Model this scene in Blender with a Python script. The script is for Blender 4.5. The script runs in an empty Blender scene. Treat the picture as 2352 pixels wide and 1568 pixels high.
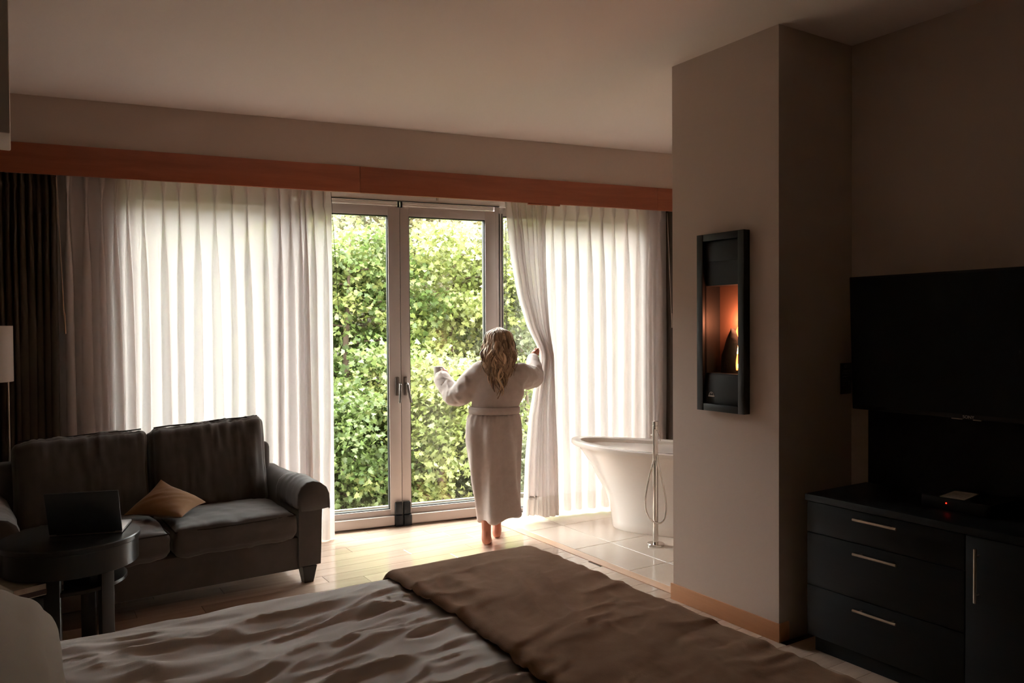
import bpy, bmesh, math, random
import numpy as np
from mathutils import Vector, Matrix
np.seterr(over='ignore'); random.seed(7); RNG = np.random.default_rng(7)
scene = bpy.context.scene
COL = scene.collection
rad = math.radians

# ------------------------------------------------------------------ camera
CAM_YAW, CAM_PITCH, CAM_ROLL = rad(32.3126), rad(-1.0537), rad(-0.3783)
FPX, CAM_H = 1800.94, 1.58
_f = np.array([math.sin(CAM_YAW)*math.cos(CAM_PITCH), math.cos(CAM_YAW)*math.cos(CAM_PITCH), math.sin(CAM_PITCH)])
_r = np.array([math.cos(CAM_YAW), -math.sin(CAM_YAW), 0.0]); _u = np.cross(_r, _f)
_r, _u = _r*math.cos(CAM_ROLL)+_u*math.sin(CAM_ROLL), -_r*math.sin(CAM_ROLL)+_u*math.cos(CAM_ROLL)
CAM_C = np.array([0, 0, CAM_H])
cd = bpy.data.cameras.new('camera'); cam = bpy.data.objects.new('camera', cd); COL.objects.link(cam)
cd.sensor_width = 36; cd.lens = FPX/2352*36; cd.clip_start = .05; cd.clip_end = 300
cam.matrix_world = Matrix(((_r[0], _u[0], -_f[0], 0), (_r[1], _u[1], -_f[1], 0), (_r[2], _u[2], -_f[2], CAM_H), (0, 0, 0, 1)))
scene.camera = cam
def ray(x, y): return _f+_r*(x-1176)/FPX-_u*(y-784)/FPX
# ------------------------------------------------------------------ world, sun, exposure
wld = bpy.data.worlds.new('world'); scene.world = wld; wld.use_nodes = True
bg = wld.node_tree.nodes['Background']; bg.inputs[0].default_value = (1.0, .945, .975, 1); bg.inputs[1].default_value = 15.0
sl = bpy.data.lights.new('sun', 'SUN'); sl.energy = 3.0; sl.angle = rad(1.5); sl.color = (1, .93, .86)
sun = bpy.data.objects.new('sun', sl); COL.objects.link(sun)
sun.rotation_euler = Vector((-.15, -.30, -.93)).to_track_quat('-Z', 'Y').to_euler()   # high over the hillside, slipping in under the eaves
vs = scene.view_settings
vs.view_transform = 'Standard'; vs.look = 'None'; vs.exposure = 1.0; vs.gamma = 1.0; vs.use_curve_mapping = False
scene.cycles.use_denoising = True
scene.cycles.max_bounces = 12; scene.cycles.diffuse_bounces = 7; scene.cycles.transparent_max_bounces = 24
scene.cycles.transmission_bounces = 8; scene.cycles.sample_clamp_indirect = 6; scene.cycles.caustics_reflective = False

# ------------------------------------------------------------------ window-wall frame
WY = rad(-9.94)
WD = np.array([math.cos(WY), math.sin(WY), 0.0]); WN = np.array([-math.sin(WY), math.cos(WY), 0.0])
def wp(s, n, z): return WD*s+WN*n+np.array([0, 0, z])
def px_s(x, n, y=700):
    d = ray(x, y); t = (n-CAM_C@WN)/(d@WN); return float((CAM_C+d*t)@WD)
CEIL = 3.062; N_WALL = 6.16; N_SOFFIT = 5.745

# ------------------------------------------------------------------ numpy noise
def _hash(i, j, k, seed):
    h = (i.astype(np.int64)*374761393+j.astype(np.int64)*668265263+k.astype(np.int64)*2147483647+seed*974634777) & 0xffffffff
    h = ((h ^ (h >> 13))*1274126177) & 0xffffffff
    h = ((h ^ (h >> 16))*2246822519) & 0xffffffff
    return ((h ^ (h >> 15)) & 0xffffff)/float(0xffffff)
def noise3(x, y, z, seed=0):
    x, y, z = np.broadcast_arrays(np.asarray(x, float), np.asarray(y, float), np.asarray(z, float))
    i, j, k = np.floor(x), np.floor(y), np.floor(z); u, v, w = x-i, y-j, z-k
    u, v, w = [t*t*t*(t*(t*6-15)+10) for t in (u, v, w)]
    r = 0
    for a in (0, 1):
        for b in (0, 1):
            for c in (0, 1):
                r = r+_hash(i+a, j+b, k+c, seed)*(u if a else 1-u)*(v if b else 1-v)*(w if c else 1-w)
    return r*2-1
def fbm(x, y, z=0.0, o=4, seed=0):
    s, a, f = 0, .5, 1
    for q in range(o):
        s = s+a*noise3(np.asarray(x)*f, np.asarray(y)*f, np.asarray(z)*f, seed+q*17); a *= .5; f *= 2.03
    return s

# ------------------------------------------------------------------ materials
def lin(h):
    c = [int(h[i:i+2], 16)/255 for i in (0, 2, 4)]
    return tuple((x/12.92 if x <= .04045 else ((x+.055)/1.055)**2.4) for x in c)+(1,)
MATS = {}
def mat(name, col, rough=.6, metal=0.0, var=None, scale=(5, 5, 5), detail=4, bump=0.0, bscale=None, sheen=0.0, spec=.5, coat=0.0, subs=0.0, rvar=0.0):
    """principled material; var = second colour mixed in through stretched noise; bump = fine relief"""
    m = bpy.data.materials.new(name); m.use_nodes = True; nt = m.node_tree; b = nt.nodes['Principled BSDF']
    b.inputs['Base Color'].default_value = lin(col); b.inputs['Roughness'].default_value = rough; b.inputs['Metallic'].default_value = metal
    b.inputs['Specular IOR Level'].default_value = spec
    if sheen: b.inputs['Sheen Weight'].default_value = sheen; b.inputs['Sheen Roughness'].default_value = .5
    if coat: b.inputs['Coat Weight'].default_value = coat; b.inputs['Coat Roughness'].default_value = .12
    if var or bump:
        tc = nt.nodes.new('ShaderNodeTexCoord'); mp = nt.nodes.new('ShaderNodeMapping'); mp.inputs['Scale'].default_value = scale
        nt.links.new(tc.outputs['Object'], mp.inputs[0])
        if var:
            n = nt.nodes.new('ShaderNodeTexNoise'); n.inputs['Scale'].default_value = 1; n.inputs['Detail'].default_value = detail
            n.inputs['Roughness'].default_value = .6; nt.links.new(mp.outputs[0], n.inputs['Vector'])
            cr = nt.nodes.new('ShaderNodeValToRGB'); cr.color_ramp.elements[0].position = .32; cr.color_ramp.elements[1].position = .68
            cr.color_ramp.elements[0].color = lin(col); cr.color_ramp.elements[1].color = lin(var)
            nt.links.new(n.outputs[0], cr.inputs[0]); nt.links.new(cr.outputs[0], b.inputs['Base Color'])
            if rvar:
                ma = nt.nodes.new('ShaderNodeMath'); ma.operation = 'MULTIPLY_ADD'; ma.inputs[1].default_value = rvar; ma.inputs[2].default_value = rough-rvar/2
                nt.links.new(n.outputs[0], ma.inputs[0]); nt.links.new(ma.outputs[0], b.inputs['Roughness'])
        if bump:
            n2 = nt.nodes.new('ShaderNodeTexNoise'); n2.inputs['Scale'].default_value = bscale or 60; n2.inputs['Detail'].default_value = 3
            nt.links.new(tc.outputs['Object'], n2.inputs['Vector'])
            bp = nt.nodes.new('ShaderNodeBump'); bp.inputs['Strength'].default_value = bump; bp.inputs['Distance'].default_value = .01
            nt.links.new(n2.outputs[0], bp.inputs['Height']); nt.links.new(bp.outputs[0], b.inputs['Normal'])
    MATS[name] = m; return m
def wood(name, a, b_, axis='X', rough=.4, coat=0.0, stretch=14, knots=None, spec=.5):
    m = bpy.data.materials.new(name); m.use_nodes = True; nt = m.node_tree; bs = nt.nodes['Principled BSDF']
    tc = nt.nodes.new('ShaderNodeTexCoord'); mp = nt.nodes.new('ShaderNodeMapping'); oi = nt.nodes.new('ShaderNodeObjectInfo')
    sc = {'X': (1.2, stretch, stretch), 'Y': (stretch, 1.2, stretch), 'Z': (stretch, stretch, 1.2)}[axis]; mp.inputs['Scale'].default_value = sc
    ad = nt.nodes.new('ShaderNodeVectorMath'); ad.operation = 'ADD'; nt.links.new(tc.outputs['Object'], mp.inputs[0]); nt.links.new(mp.outputs[0], ad.inputs[0])
    mu = nt.nodes.new('ShaderNodeMath'); mu.operation = 'MULTIPLY'; mu.inputs[1].default_value = 37; nt.links.new(oi.outputs['Random'], mu.inputs[0]); nt.links.new(mu.outputs[0], ad.inputs[1])
    n = nt.nodes.new('ShaderNodeTexNoise'); n.inputs['Scale'].default_value = 1; n.inputs['Detail'].default_value = 6; n.inputs['Roughness'].default_value = .65; n.inputs['Distortion'].default_value = .6
    nt.links.new(ad.outputs[0], n.inputs['Vector'])
    cr = nt.nodes.new('ShaderNodeValToRGB'); e = cr.color_ramp.elements; e[0].position, e[1].position = .3, .7; e[0].color, e[1].color = lin(a), lin(b_)
    if knots: k = cr.color_ramp.elements.new(.22); k.color = lin(knots)
    nt.links.new(n.outputs[0], cr.inputs[0])
    hs = nt.nodes.new('ShaderNodeHueSaturation'); mr = nt.nodes.new('ShaderNodeMapRange'); mr.inputs['To Min'].default_value = .88; mr.inputs['To Max'].default_value = 1.1
    nt.links.new(oi.outputs['Random'], mr.inputs['Value']); nt.links.new(mr.outputs[0], hs.inputs['Value']); nt.links.new(cr.outputs[0], hs.inputs['Color']); nt.links.new(hs.outputs[0], bs.inputs['Base Color'])
    bs.inputs['Roughness'].default_value = rough; bs.inputs['Specular IOR Level'].default_value = spec
    if coat: bs.inputs['Coat Weight'].default_value = coat; bs.inputs['Coat Roughness'].default_value = .10
    MATS[name] = m; return m
def fabric_thin(name, col, trans, transp):
    """thin cloth: light passes partly straight through the weave, partly scattered"""
    m = bpy.data.materials.new(name); m.use_nodes = True; nt = m.node_tree; nt.nodes.remove(nt.nodes['Principled BSDF']); out = nt.nodes['Material Output']
    d = nt.nodes.new('ShaderNodeBsdfDiffuse'); t = nt.nodes.new('ShaderNodeBsdfTranslucent'); p = nt.nodes.new('ShaderNodeBsdfTransparent')
    d.inputs[0].default_value = t.inputs[0].default_value = lin(col); p.inputs[0].default_value = lin(col)
    a = nt.nodes.new('ShaderNodeMixShader'); b = nt.nodes.new('ShaderNodeMixShader'); a.inputs[0].default_value = trans; b.inputs[0].default_value = transp
    nt.links.new(d.outputs[0], a.inputs[1]); nt.links.new(t.outputs[0], a.inputs[2]); nt.links.new(a.outputs[0], b.inputs[1]); nt.links.new(p.outputs[0], b.inputs[2]); nt.links.new(b.outputs[0], out.inputs[0])
    MATS[name] = m; return m
def glass(name, tint='f4faf6', gloss=.06):
    m = bpy.data.materials.new(name); m.use_nodes = True; nt = m.node_tree; nt.nodes.remove(nt.nodes['Principled BSDF']); out = nt.nodes['Material Output']
    t = nt.nodes.new('ShaderNodeBsdfTransparent'); t.inputs[0].default_value = lin(tint); g = nt.nodes.new('ShaderNodeBsdfGlossy'); g.inputs['Roughness'].default_value = .02
    ge = nt.nodes.new('ShaderNodeNewGeometry'); dt = nt.nodes.new('ShaderNodeVectorMath'); dt.operation = 'DOT_PRODUCT'; mx = nt.nodes.new('ShaderNodeMixShader')
    nt.links.new(ge.outputs['Normal'], dt.inputs[0]); nt.links.new(ge.outputs['Incoming'], dt.inputs[1])
    def mth(op, x, y):
        q = nt.nodes.new('ShaderNodeMath'); q.operation = op
        for i_, v_ in enumerate((x, y)):
            if v_ is None: continue
            if isinstance(v_, float): q.inputs[i_].default_value = v_
            else: nt.links.new(v_, q.inputs[i_])
        return q.outputs[0]
    sch = mth('ADD', mth('MULTIPLY', mth('POWER', mth('SUBTRACT', 1.0, mth('ABSOLUTE', dt.outputs['Value'], None)), 5.0), .96), .04)   # Schlick reflectance of one face
    nt.links.new(sch, mx.inputs[0]); nt.links.new(t.outputs[0], mx.inputs[1]); nt.links.new(g.outputs[0], mx.inputs[2]); nt.links.new(mx.outputs[0], out.inputs[0])
    MATS[name] = m; return m
def attr_mat(name, attr, rough=.6, trans=0.0, spec=.5, sheen=0.0):
    """colour taken from a per-vertex colour (one flat tint for each leaf or lock)"""
    m = bpy.data.materials.new(name); m.use_nodes = True; nt = m.node_tree; b = nt.nodes['Principled BSDF']; out = nt.nodes['Material Output']
    a = nt.nodes.new('ShaderNodeAttribute'); a.attribute_name = attr; nt.links.new(a.outputs['Color'], b.inputs['Base Color'])
    b.inputs['Roughness'].default_value = rough; b.inputs['Specular IOR Level'].default_value = spec
    if trans:
        t = nt.nodes.new('ShaderNodeBsdfTranslucent'); nt.links.new(a.outputs['Color'], t.inputs[0]); mx = nt.nodes.new('ShaderNodeMixShader'); mx.inputs[0].default_value = trans
        nt.links.new(b.outputs[0], mx.inputs[1]); nt.links.new(t.outputs[0], mx.inputs[2]); nt.links.new(mx.outputs[0], out.inputs[0])
    MATS[name] = m; return m
def emit(name, col, strength):
    m = bpy.data.materials.new(name); m.use_nodes = True; nt = m.node_tree; b = nt.nodes['Principled BSDF']
    b.inputs['Base Color'].default_value = (0, 0, 0, 1); b.inputs['Emission Color'].default_value = lin(col); b.inputs['Emission Strength'].default_value = strength
    MATS[name] = m; return m

mat('wall', 'cbbaae', .9, bump=.04, bscale=180)
mat('ceiling', 'eadfd8', .95, bump=.03, bscale=160)
mat('frame', 'aea39d', .35)
mat('frame_head', 'cfc6bf', .5)
mat('gasket', '101112', .5)
mat('tile', 'c4b3a5', .14, var='cabaad', scale=(2, 2, 2), spec=.55)
mat('grout', '6d5b4e', .9)
mat('subfloor', '1c1511', .95)
wood('plank', 'b59a89', 'c6ad9b', 'X', .14, coat=.6)
wood('threshold', 'c29a7e', 'd0ab90', 'Y', .3, coat=.2)
wood('valance_wood', '8f4d31', 'a85f40', 'X', .45, knots='5d2f1e')
wood('baseboard_wood', 'b07a55', 'bf8a63', 'Y', .5)
wood('black_wood', '1b1e21', '202326', 'Y', .42, spec=.2)
wood('espresso', '181717', '221f1d', 'Z', .3, spec=.35)
mat('black_plastic', '1a1d20', .4, spec=.25); mat('screen', '1d2125', .35, spec=.15)
mat('chrome', 'd9d4d0', .07, 1.0); mat('brushed', 'b9aa9b', .35, 1.0); mat('dark_metal', '232323', .45, .3)
mat('handle_metal', '6d6560', .35, .8)
mat('black_iron', '111314', .5); mat('panel_iron', '1f2223', .55)
mat('liner', '8a6a58', .55, .2)
mat('rock', '0d0c0c', .9, bump=.5, bscale=30)
mat('enamel', 'e8dfd8', .12, spec=.6, coat=.4)
mat('sofa', '47413e', .85, var='534c48', scale=(7, 7, 7), sheen=.35, bump=.12, bscale=300)
mat('sofa_trim', '2e2824', .85)
mat('mustard', '8f6438', .85, var='82592f', scale=(8, 8, 8), sheen=.2, bump=.1, bscale=260)
mat('linen', 'c7c0bc', .85, var='beb6b1', scale=(3, 3, 3), sheen=.15, bump=.05, bscale=300)
mat('pillowcase', '95877a', .85, sheen=.15, bump=.05, bscale=300)
mat('suede', '9d7f69', .95, var='8d6f59', scale=(9, 9, 9), spec=.15, bump=.15, bscale=220)
mat('robe', 'c4b4ac', .9, var='bcaba2', scale=(25, 25, 25), sheen=.3, bump=.25, bscale=420)
mat('skin', 'bd7a62', .55); mat('mug', 'b5aca4', .3)
mat('lampshade', 'b5a99e', .8); mat('paper', 'cdc6ba', .7); mat('book_cover', 'b3a394', .5, var='8d7c6c', scale=(9, 9, 9)); mat('book_red', '3b1c1a', .5)
mat('alu', 'a9a6a4', .35, .8); mat('lid_black', '2a2e32', .5)
mat('white_paint', 'f0e8e0', .8); mat('bounce_cut_paint', '7a6e66', .9)  # dark tone is for the out-of-view walls, added to absorb bounced light
mat('print', '8a8a85', .7); mat('card_black', '0b0b0b', .5); mat('logo_silver', 'b5b0aa', .35, .7)
mat('bark', '4a3a2e', .95, var='5f4e40', scale=(6, 6, 1.5), bump=.5, bscale=25)
mat('soil', '33291e', .95, var='2a2c18', scale=(1.3, 1.3, 1.3), detail=8)
mat('concrete', '433a31', .9); mat('kerb', 'a39a90', .8)
fabric_thin('sheer', 'e4dcda', .28, .09); fabric_thin('sheer_hem', 'd8cfca', .26, .01)
fabric_thin('drape', '544a43', .05, 0.0)
glass('pane'); glass('fire_glass', 'e8e4e0')
emit('flame_core', 'ffd9a0', 16); emit('flame', 'ff7a35', 7); emit('led', 'ff2010', 3)
attr_mat('leaf', 'tint', .45, .42, spec=.45); attr_mat('hair', 'tint', .45, 0, spec=.3)

# ------------------------------------------------------------------ mesh builders
class MB:
    def __init__(s): s.v = []; s.f = []; s.n = 0; s.c = []
    def add(s, v, f):
        v = np.asarray(v, float).reshape(-1, 3); s.v.append(v); s.f += [tuple(int(i)+s.n for i in q) for q in f]; s.n += len(v); return s
    def box(s, lo, hi, bev=0.0, seg=2, M=None):
        lo, hi = np.minimum(lo, hi), np.maximum(lo, hi)
        if bev <= 0:
            v = [(x, y, z) for x in (lo[0], hi[0]) for y in (lo[1], hi[1]) for z in (lo[2], hi[2])]
            f = [(0, 1, 3, 2), (4, 6, 7, 5), (0, 4, 5, 1), (2, 3, 7, 6), (0, 2, 6, 4), (1, 5, 7, 3)]
        else:
            bm = bmesh.new(); bmesh.ops.create_cube(bm, size=1)
            for q in bm.verts: q.co = Vector([(lo[i]+hi[i])/2+q.co[i]*(hi[i]-lo[i]) for i in range(3)])
            bmesh.ops.bevel(bm, geom=list(bm.edges), offset=min(bev, .49*min(hi-lo)), segments=seg, profile=.5, affect='EDGES')
            bm.verts.index_update(); v = [tuple(q.co) for q in bm.verts]; f = [[q.index for q in p.verts] for p in bm.faces]; bm.free()
        v = np.array(v)
        if M is not None: v = v@np.array(M)[:3, :3].T+np.array(M)[:3, 3]
        return s.add(v, f)
    def wbox(s, s0, s1, n0, n1, z0, z1, bev=0.0):
        """box laid along the window wall"""
        M = np.eye(4); M[:3, 0] = WD; M[:3, 1] = WN
        return s.box(np.array([s0, n0, z0]), np.array([s1, n1, z1]), bev, 2, M)
    def tube(s, pts, radii, seg=12, flat=None, caps=True):
        pts = np.asarray(pts, float); n = len(pts); radii = np.broadcast_to(np.asarray(radii, float), (n,))
        T = np.gradient(pts, axis=0); T /= np.linalg.norm(T, axis=1)[:, None]+1e-12
        a = np.array([0, 0, 1.0]) if abs(T[0][2]) < .9 else np.array([1.0, 0, 0]); U = np.cross(T[0], a); U /= np.linalg.norm(U)
        ang = np.linspace(0, 2*np.pi, seg, endpoint=False); V = []
        for i in range(n):
            U = U-T[i]*(U@T[i]); U /= np.linalg.norm(U)+1e-12; W = np.cross(T[i], U)
            r2 = radii[i]*(flat if flat else 1)
            V.append(pts[i]+np.outer(np.cos(ang), U)*radii[i]+np.outer(np.sin(ang), W)*r2)
        V = np.concatenate(V); F = []
        for i in range(n-1):
            for j in range(seg):
                k = (j+1) % seg; F.append((i*seg+j, i*seg+k, (i+1)*seg+k, (i+1)*seg+j))
        if caps: F.append(tuple(range(seg))[::-1]); F.append(tuple((n-1)*seg+j for j in range(seg)))
        return s.add(V, F)
    def lathe(s, prof, c=(0, 0, 0), seg=32):
        prof = np.asarray(prof, float); ang = np.linspace(0, 2*np.pi, seg, endpoint=False); V = []; F = []
        for r_, z in prof: V.append(np.stack([c[0]+r_*np.cos(ang), c[1]+r_*np.sin(ang), np.full(seg, c[2]+z)], 1))
        for i in range(len(prof)-1):
            for j in range(seg):
                k = (j+1) % seg; F.append((i*seg+j, i*seg+k, (i+1)*seg+k, (i+1)*seg+j))
        F.append(tuple(range(seg))[::-1]); F.append(tuple((len(prof)-1)*seg+j for j in range(seg)))
        return s.add(np.concatenate(V), F)
    def loft(s, rings, cap=True, close=True):
        rings = [np.asarray(q, float) for q in rings]; m = len(rings[0]); F = []
        for i in range(len(rings)-1):
            for j in range(m if close else m-1):
                k = (j+1) % m; F.append((i*m+j, i*m+k, (i+1)*m+k, (i+1)*m+j))
        if cap: F.append(tuple(range(m))[::-1]); F.append(tuple((len(rings)-1)*m+j for j in range(m)))
        return s.add(np.concatenate(rings), F)
    def grid(s, G):
        """G: (a, b, 3) array of points"""
        a, b = G.shape[:2]; F = [(i*b+j, i*b+j+1, (i+1)*b+j+1, (i+1)*b+j) for i in range(a-1) for j in range(b-1)]
        return s.add(G.reshape(-1, 3), F)
    def ball(s, c, r_, seg=14, rings=9):
        r_ = np.broadcast_to(np.asarray(r_, float), (3,)); th = np.linspace(.12, np.pi-.12, rings); ang = np.linspace(0, 2*np.pi, seg, endpoint=False)
        return s.loft([np.stack([c[0]+r_[0]*np.sin(t)*np.cos(ang), c[1]+r_[1]*np.sin(t)*np.sin(ang), np.full(seg, c[2]+r_[2]*np.cos(t))], 1) for t in th[::-1]])
    def build(s, name, m, parent=None, local=False, smooth=40, tint=None):
        me = bpy.data.meshes.new(name); V = np.concatenate(s.v)
        if parent is not None and not local: V = V-np.array(abs_loc(parent))
        me.from_pydata(V.tolist(), [], s.f)
        bm = bmesh.new(); bm.from_mesh(me); bmesh.ops.recalc_face_normals(bm, faces=bm.faces); bm.to_mesh(me); bm.free()
        if smooth:
            me.polygons.foreach_set('use_smooth', [True]*len(me.polygons)); me.set_sharp_from_angle(angle=rad(smooth))
        if m: me.materials.append(MATS[m])
        if tint is not None:
            a = me.color_attributes.new('tint', 'FLOAT_COLOR', 'POINT'); a.data.foreach_set('color', np.concatenate([tint, np.ones((len(tint), 1))], 1).astype(np.float32).ravel())
        o = bpy.data.objects.new(name, me); COL.objects.link(o)
        if parent is not None: o.parent = parent
        return o
def abs_loc(o):
    p = np.array(o.location); return p+abs_loc(o.parent) if o.parent else p
def tag(o, label, cat, group=None, kind=None):
    o['label'] = label; o['category'] = cat
    if group: o['group'] = group
    if kind: o['kind'] = kind
    return o
def thing(name, loc, label, cat, rz=0.0, group=None, kind=None):
    o = bpy.data.objects.new(name, None); COL.objects.link(o); o.location = loc; o.rotation_euler[2] = rz; o.empty_display_size = .1
    return tag(o, label, cat, group, kind)
def share(src, loc, parent, name=None):
    c = bpy.data.objects.new(name or src.name.split('.')[0], src.data); COL.objects.link(c); c.location = loc; c.parent = parent; return c
def clip(poly, n, d):
    """keep the part of a 2D polygon where p.n <= d"""
    out = []
    for i, p in enumerate(poly):
        q = poly[(i+1) % len(poly)]; a, b = p[0]*n[0]+p[1]*n[1]-d, q[0]*n[0]+q[1]*n[1]-d
        if a <= 0: out.append(p)
        if (a < 0 < b) or (b < 0 < a): t = a/(a-b); out.append((p[0]+(q[0]-p[0])*t, p[1]+(q[1]-p[1])*t))
    return out
def slab(poly, z0, z1, ch=.0015):
    """prism with a small chamfer round its top"""
    m = MB(); P = np.array(poly); c = P.mean(0); ins = P+(c-P)/np.linalg.norm(c-P, axis=1)[:, None]*ch*1.4; n = len(P)
    m.loft([np.c_[P, np.full(n, z0)], np.c_[P, np.full(n, z1-ch)], np.c_[ins, np.full(n, z1)]]); return m
def remesh(mb, name, vox, smooth_it=6, smooth_f=.5):
    """fuse overlapping closed shapes into one continuous surface; returns verts, faces"""
    o = mb.build(name, None, smooth=0)
    r_ = o.modifiers.new('r', 'REMESH'); r_.mode = 'VOXEL'; r_.voxel_size = vox; r_.use_smooth_shade = True
    sm = o.modifiers.new('s', 'SMOOTH'); sm.iterations = smooth_it; sm.factor = smooth_f
    dg = bpy.context.evaluated_depsgraph_get(); ev = o.evaluated_get(dg); me = bpy.data.meshes.new_from_object(ev)
    V = np.empty(len(me.vertices)*3); me.vertices.foreach_get('co', V); N = np.empty(len(me.vertices)*3); me.vertex_normals.foreach_get('vector', N)
    F = [tuple(p.vertices) for p in me.polygons]
    old = o.data; bpy.data.objects.remove(o); bpy.data.meshes.remove(me); bpy.data.meshes.remove(old)
    return V.reshape(-1, 3), N.reshape(-1, 3), F

# ================================================================== STRUCTURE
def S(o, label, cat): return tag(o, label, cat, kind='structure')
def on_z(x, y, z):
    d = ray(x, y); return CAM_C+d*((z-CAM_H)/d[2])
def at_depth(x, y, D): return CAM_C+ray(x, y)*D
XL, XR, XB, YR, YP0, YP1, XP = -.45, 3.782, 5.4, -1.0, 2.577, 3.32, 3.195
# floor: subfloor with planks, threshold and tiles as pieces
fp = clip([(XL-.15, YR-.2), (XB+.15, YR-.2), (XB+.15, 7.2), (XL-.15, 7.2)], WN[:2], 6.30)
m = MB(); m.loft([np.c_[np.array(fp), np.full(len(fp), -.15)], np.c_[np.array(fp), np.full(len(fp), -.007)]])
floor = S(m.build('floor', 'subfloor'), 'pale oak plank floor running to a beige tiled bath corner', 'floor')
PW, y0 = .1365, 4.577-.1365*41
rr = random.Random(3)
for k in range(60):
    a, b = y0+k*PW, y0+(k+1)*PW
    if a > 6.4: break
    xe = XR if b < YP0+.02 else (XP if a < YP1-.05 else 3.247)
    x = XL-rr.random()*1.2
    while x < xe:
        L = .7+rr.random()*1.1; p = [(max(x, XL), a+.0013), (min(x+L, xe)-.0012, a+.0013), (min(x+L, xe)-.0012, b-.0013), (max(x, XL), b-.0013)]; x += L
        if p[1][0]-p[0][0] < .03: continue
        p = clip(p, WN[:2], 6.13)
        if len(p) < 3: continue
        slab(p, -.012, 0).build('plank', 'plank', floor, smooth=0)
th = clip([(3.25, YP1-.02), (3.328, YP1-.02), (3.328, 6.5), (3.25, 6.5)], WN[:2], 6.13)
slab(th, -.012, .001, .003).build('threshold', 'threshold', floor, smooth=0)
xs_ = [3.331, 3.655, 4.245, 4.835, XB]; ys_ = [5.04+.59*k for k in range(-3, 3)]; ys_ = [3.27]+ys_[0:]
for i in range(len(xs_)-1):
    for j in range(len(ys_)-1):
        p = clip([(xs_[i]+.0026, ys_[j]+.0026), (xs_[i+1]-.0026, ys_[j]+.0026), (xs_[i+1]-.0026, ys_[j+1]-.0026), (xs_[i]+.0026, ys_[j+1]-.0026)], WN[:2], 6.13)
        if len(p) > 2: slab(p, -.012, 0, .0012).build('tile', 'tile', floor, smooth=0)
# ceiling (also the roof slab with its overhang)
cp = clip([(XL-.3, YR-.3), (XB+.3, YR-.3), (XB+.3, 7.6), (XL-.3, 7.6)], WN[:2], 6.75)
m = MB(); m.loft([np.c_[np.array(cp), np.full(len(cp), CEIL)], np.c_[np.array(cp), np.full(len(cp), CEIL+.3)]])
S(m.build('ceiling', 'ceiling'), 'smooth warm white flat ceiling', 'ceiling')
# walls
S0, S1, ZT = -.411, 3.824, 2.585
m = MB(); m.wbox(-2.0, S0+.012, 5.955, N_WALL+.16, -.1, 2.641); m.wbox(S1-.130, 5.0, 5.975, N_WALL+.16, -.1, 2.641); m.wbox(S0, S1, N_WALL, N_WALL+.16, ZT+.05, CEIL)  # side pieces pushed inward behind the sheers to block sideways window light
S(m.build('wall_back', 'wall'), 'greige outer wall round the window and glass doors', 'wall')
m = MB(); m.wbox(-2.0, 5.0, N_SOFFIT, N_WALL-.002, 2.64, CEIL-.001)
S(m.build('wall_soffit', 'wall'), 'greige soffit wall above the wooden curtain valance', 'wall')
m = MB(); m.box(np.array([XR, YR-.2, -.1]), np.array([XR+.15, YP0, CEIL])); S(m.build('wall_right', 'wall'), 'dark shaded wall behind the television', 'wall')
m = MB(); m.box(np.array([XL-.15, YR-.2, -.1]), np.array([XL, 7.0, CEIL])); S(m.build('wall_left', 'bounce_cut_paint'), 'unseen taupe wall at the head of the bed, darkened to cut bounced light', 'wall')
m = MB(); m.box(np.array([XL, YR-.15, -.1]), np.array([XR, YR, CEIL])); S(m.build('wall_rear', 'bounce_cut_paint'), 'unseen taupe wall opposite the windows, darkened to cut bounced light', 'wall')
m = MB(); m.box(np.array([XB, YP0, -.1]), np.array([XB+.15, 6.0, CEIL])); S(m.build('wall_bath', 'wall'), 'greige wall of the bath corner', 'wall')
# the pier with the fireplace niche
FY0, FY1, FZ0, FZ1 = 2.80, 3.05, 1.155, 2.035
m = MB(); A = np.array
m.box(A([XP+.16, YP0, -.1]), A([XB+.15, YP1, CEIL])); m.box(A([XP, YP0, -.1]), A([XP+.16, FY0, CEIL])); m.box(A([XP, FY1, -.1]), A([XP+.16, YP1, CEIL]))
m.box(A([XP, FY0, -.1]), A([XP+.16, FY1, FZ0])); m.box(A([XP, FY0, FZ1]), A([XP+.16, FY1, CEIL]))
S(m.build('wall_pier', 'wall', smooth=0), 'greige wall pier carrying the slim fireplace', 'wall')
m = MB(); m.box(A([XP-.011, YP0-.011, 0]), A([XP, YP1+.012, .093]), .0015); m.box(A([XP-.0, YP0-.011, 0]), A([XR-.52, YP0, .093]), .0015)
S(m.build('baseboard_pier', 'baseboard_wood'), 'light wooden baseboard along the foot of the pier', 'baseboard')
# box-shaped bulkhead above the bed head
m = MB(); m.box(A([XL, 2.28, 2.06]), A([-.004, 2.50, CEIL]), .004)
S(m.build('trim_2', 'white_paint'), 'pale box bulkhead hanging from the ceiling over the bed head', 'bulkhead')
# valance of three boards
val = thing('trim_1', tuple(wp(1.2, 5.72, 2.565)), 'long reddish wooden valance board above the curtains', 'valance', kind='structure')
sj = [-1.75, px_s(830, 5.72), px_s(1511, 5.72), 4.6]
def wall_part(name, m_, parent, s0, s1, n0, n1, z0, z1, bev=.002):
    """child mesh whose own axes follow the wall, so that grain runs along it"""
    c = wp((s0+s1)/2, (n0+n1)/2, (z0+z1)/2); q = MB(); h = A([abs(s1-s0), abs(n1-n0), abs(z1-z0)])/2
    q.box(-h, h, bev); o = q.build(name, m_, parent, local=True); o.location = Vector(c-abs_loc(parent)); o.rotation_euler[2] = WY; return o
for i in range(3): wall_part('board', 'valance_wood', val, sj[i]+.0008, sj[i+1]-.0008, 5.72, 5.744, 2.566, 2.757)
wall_part('block', 'valance_wood', val, px_s(1215, 5.72), px_s(1288, 5.72), 5.72, 5.74, 2.553, 2.567)
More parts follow.
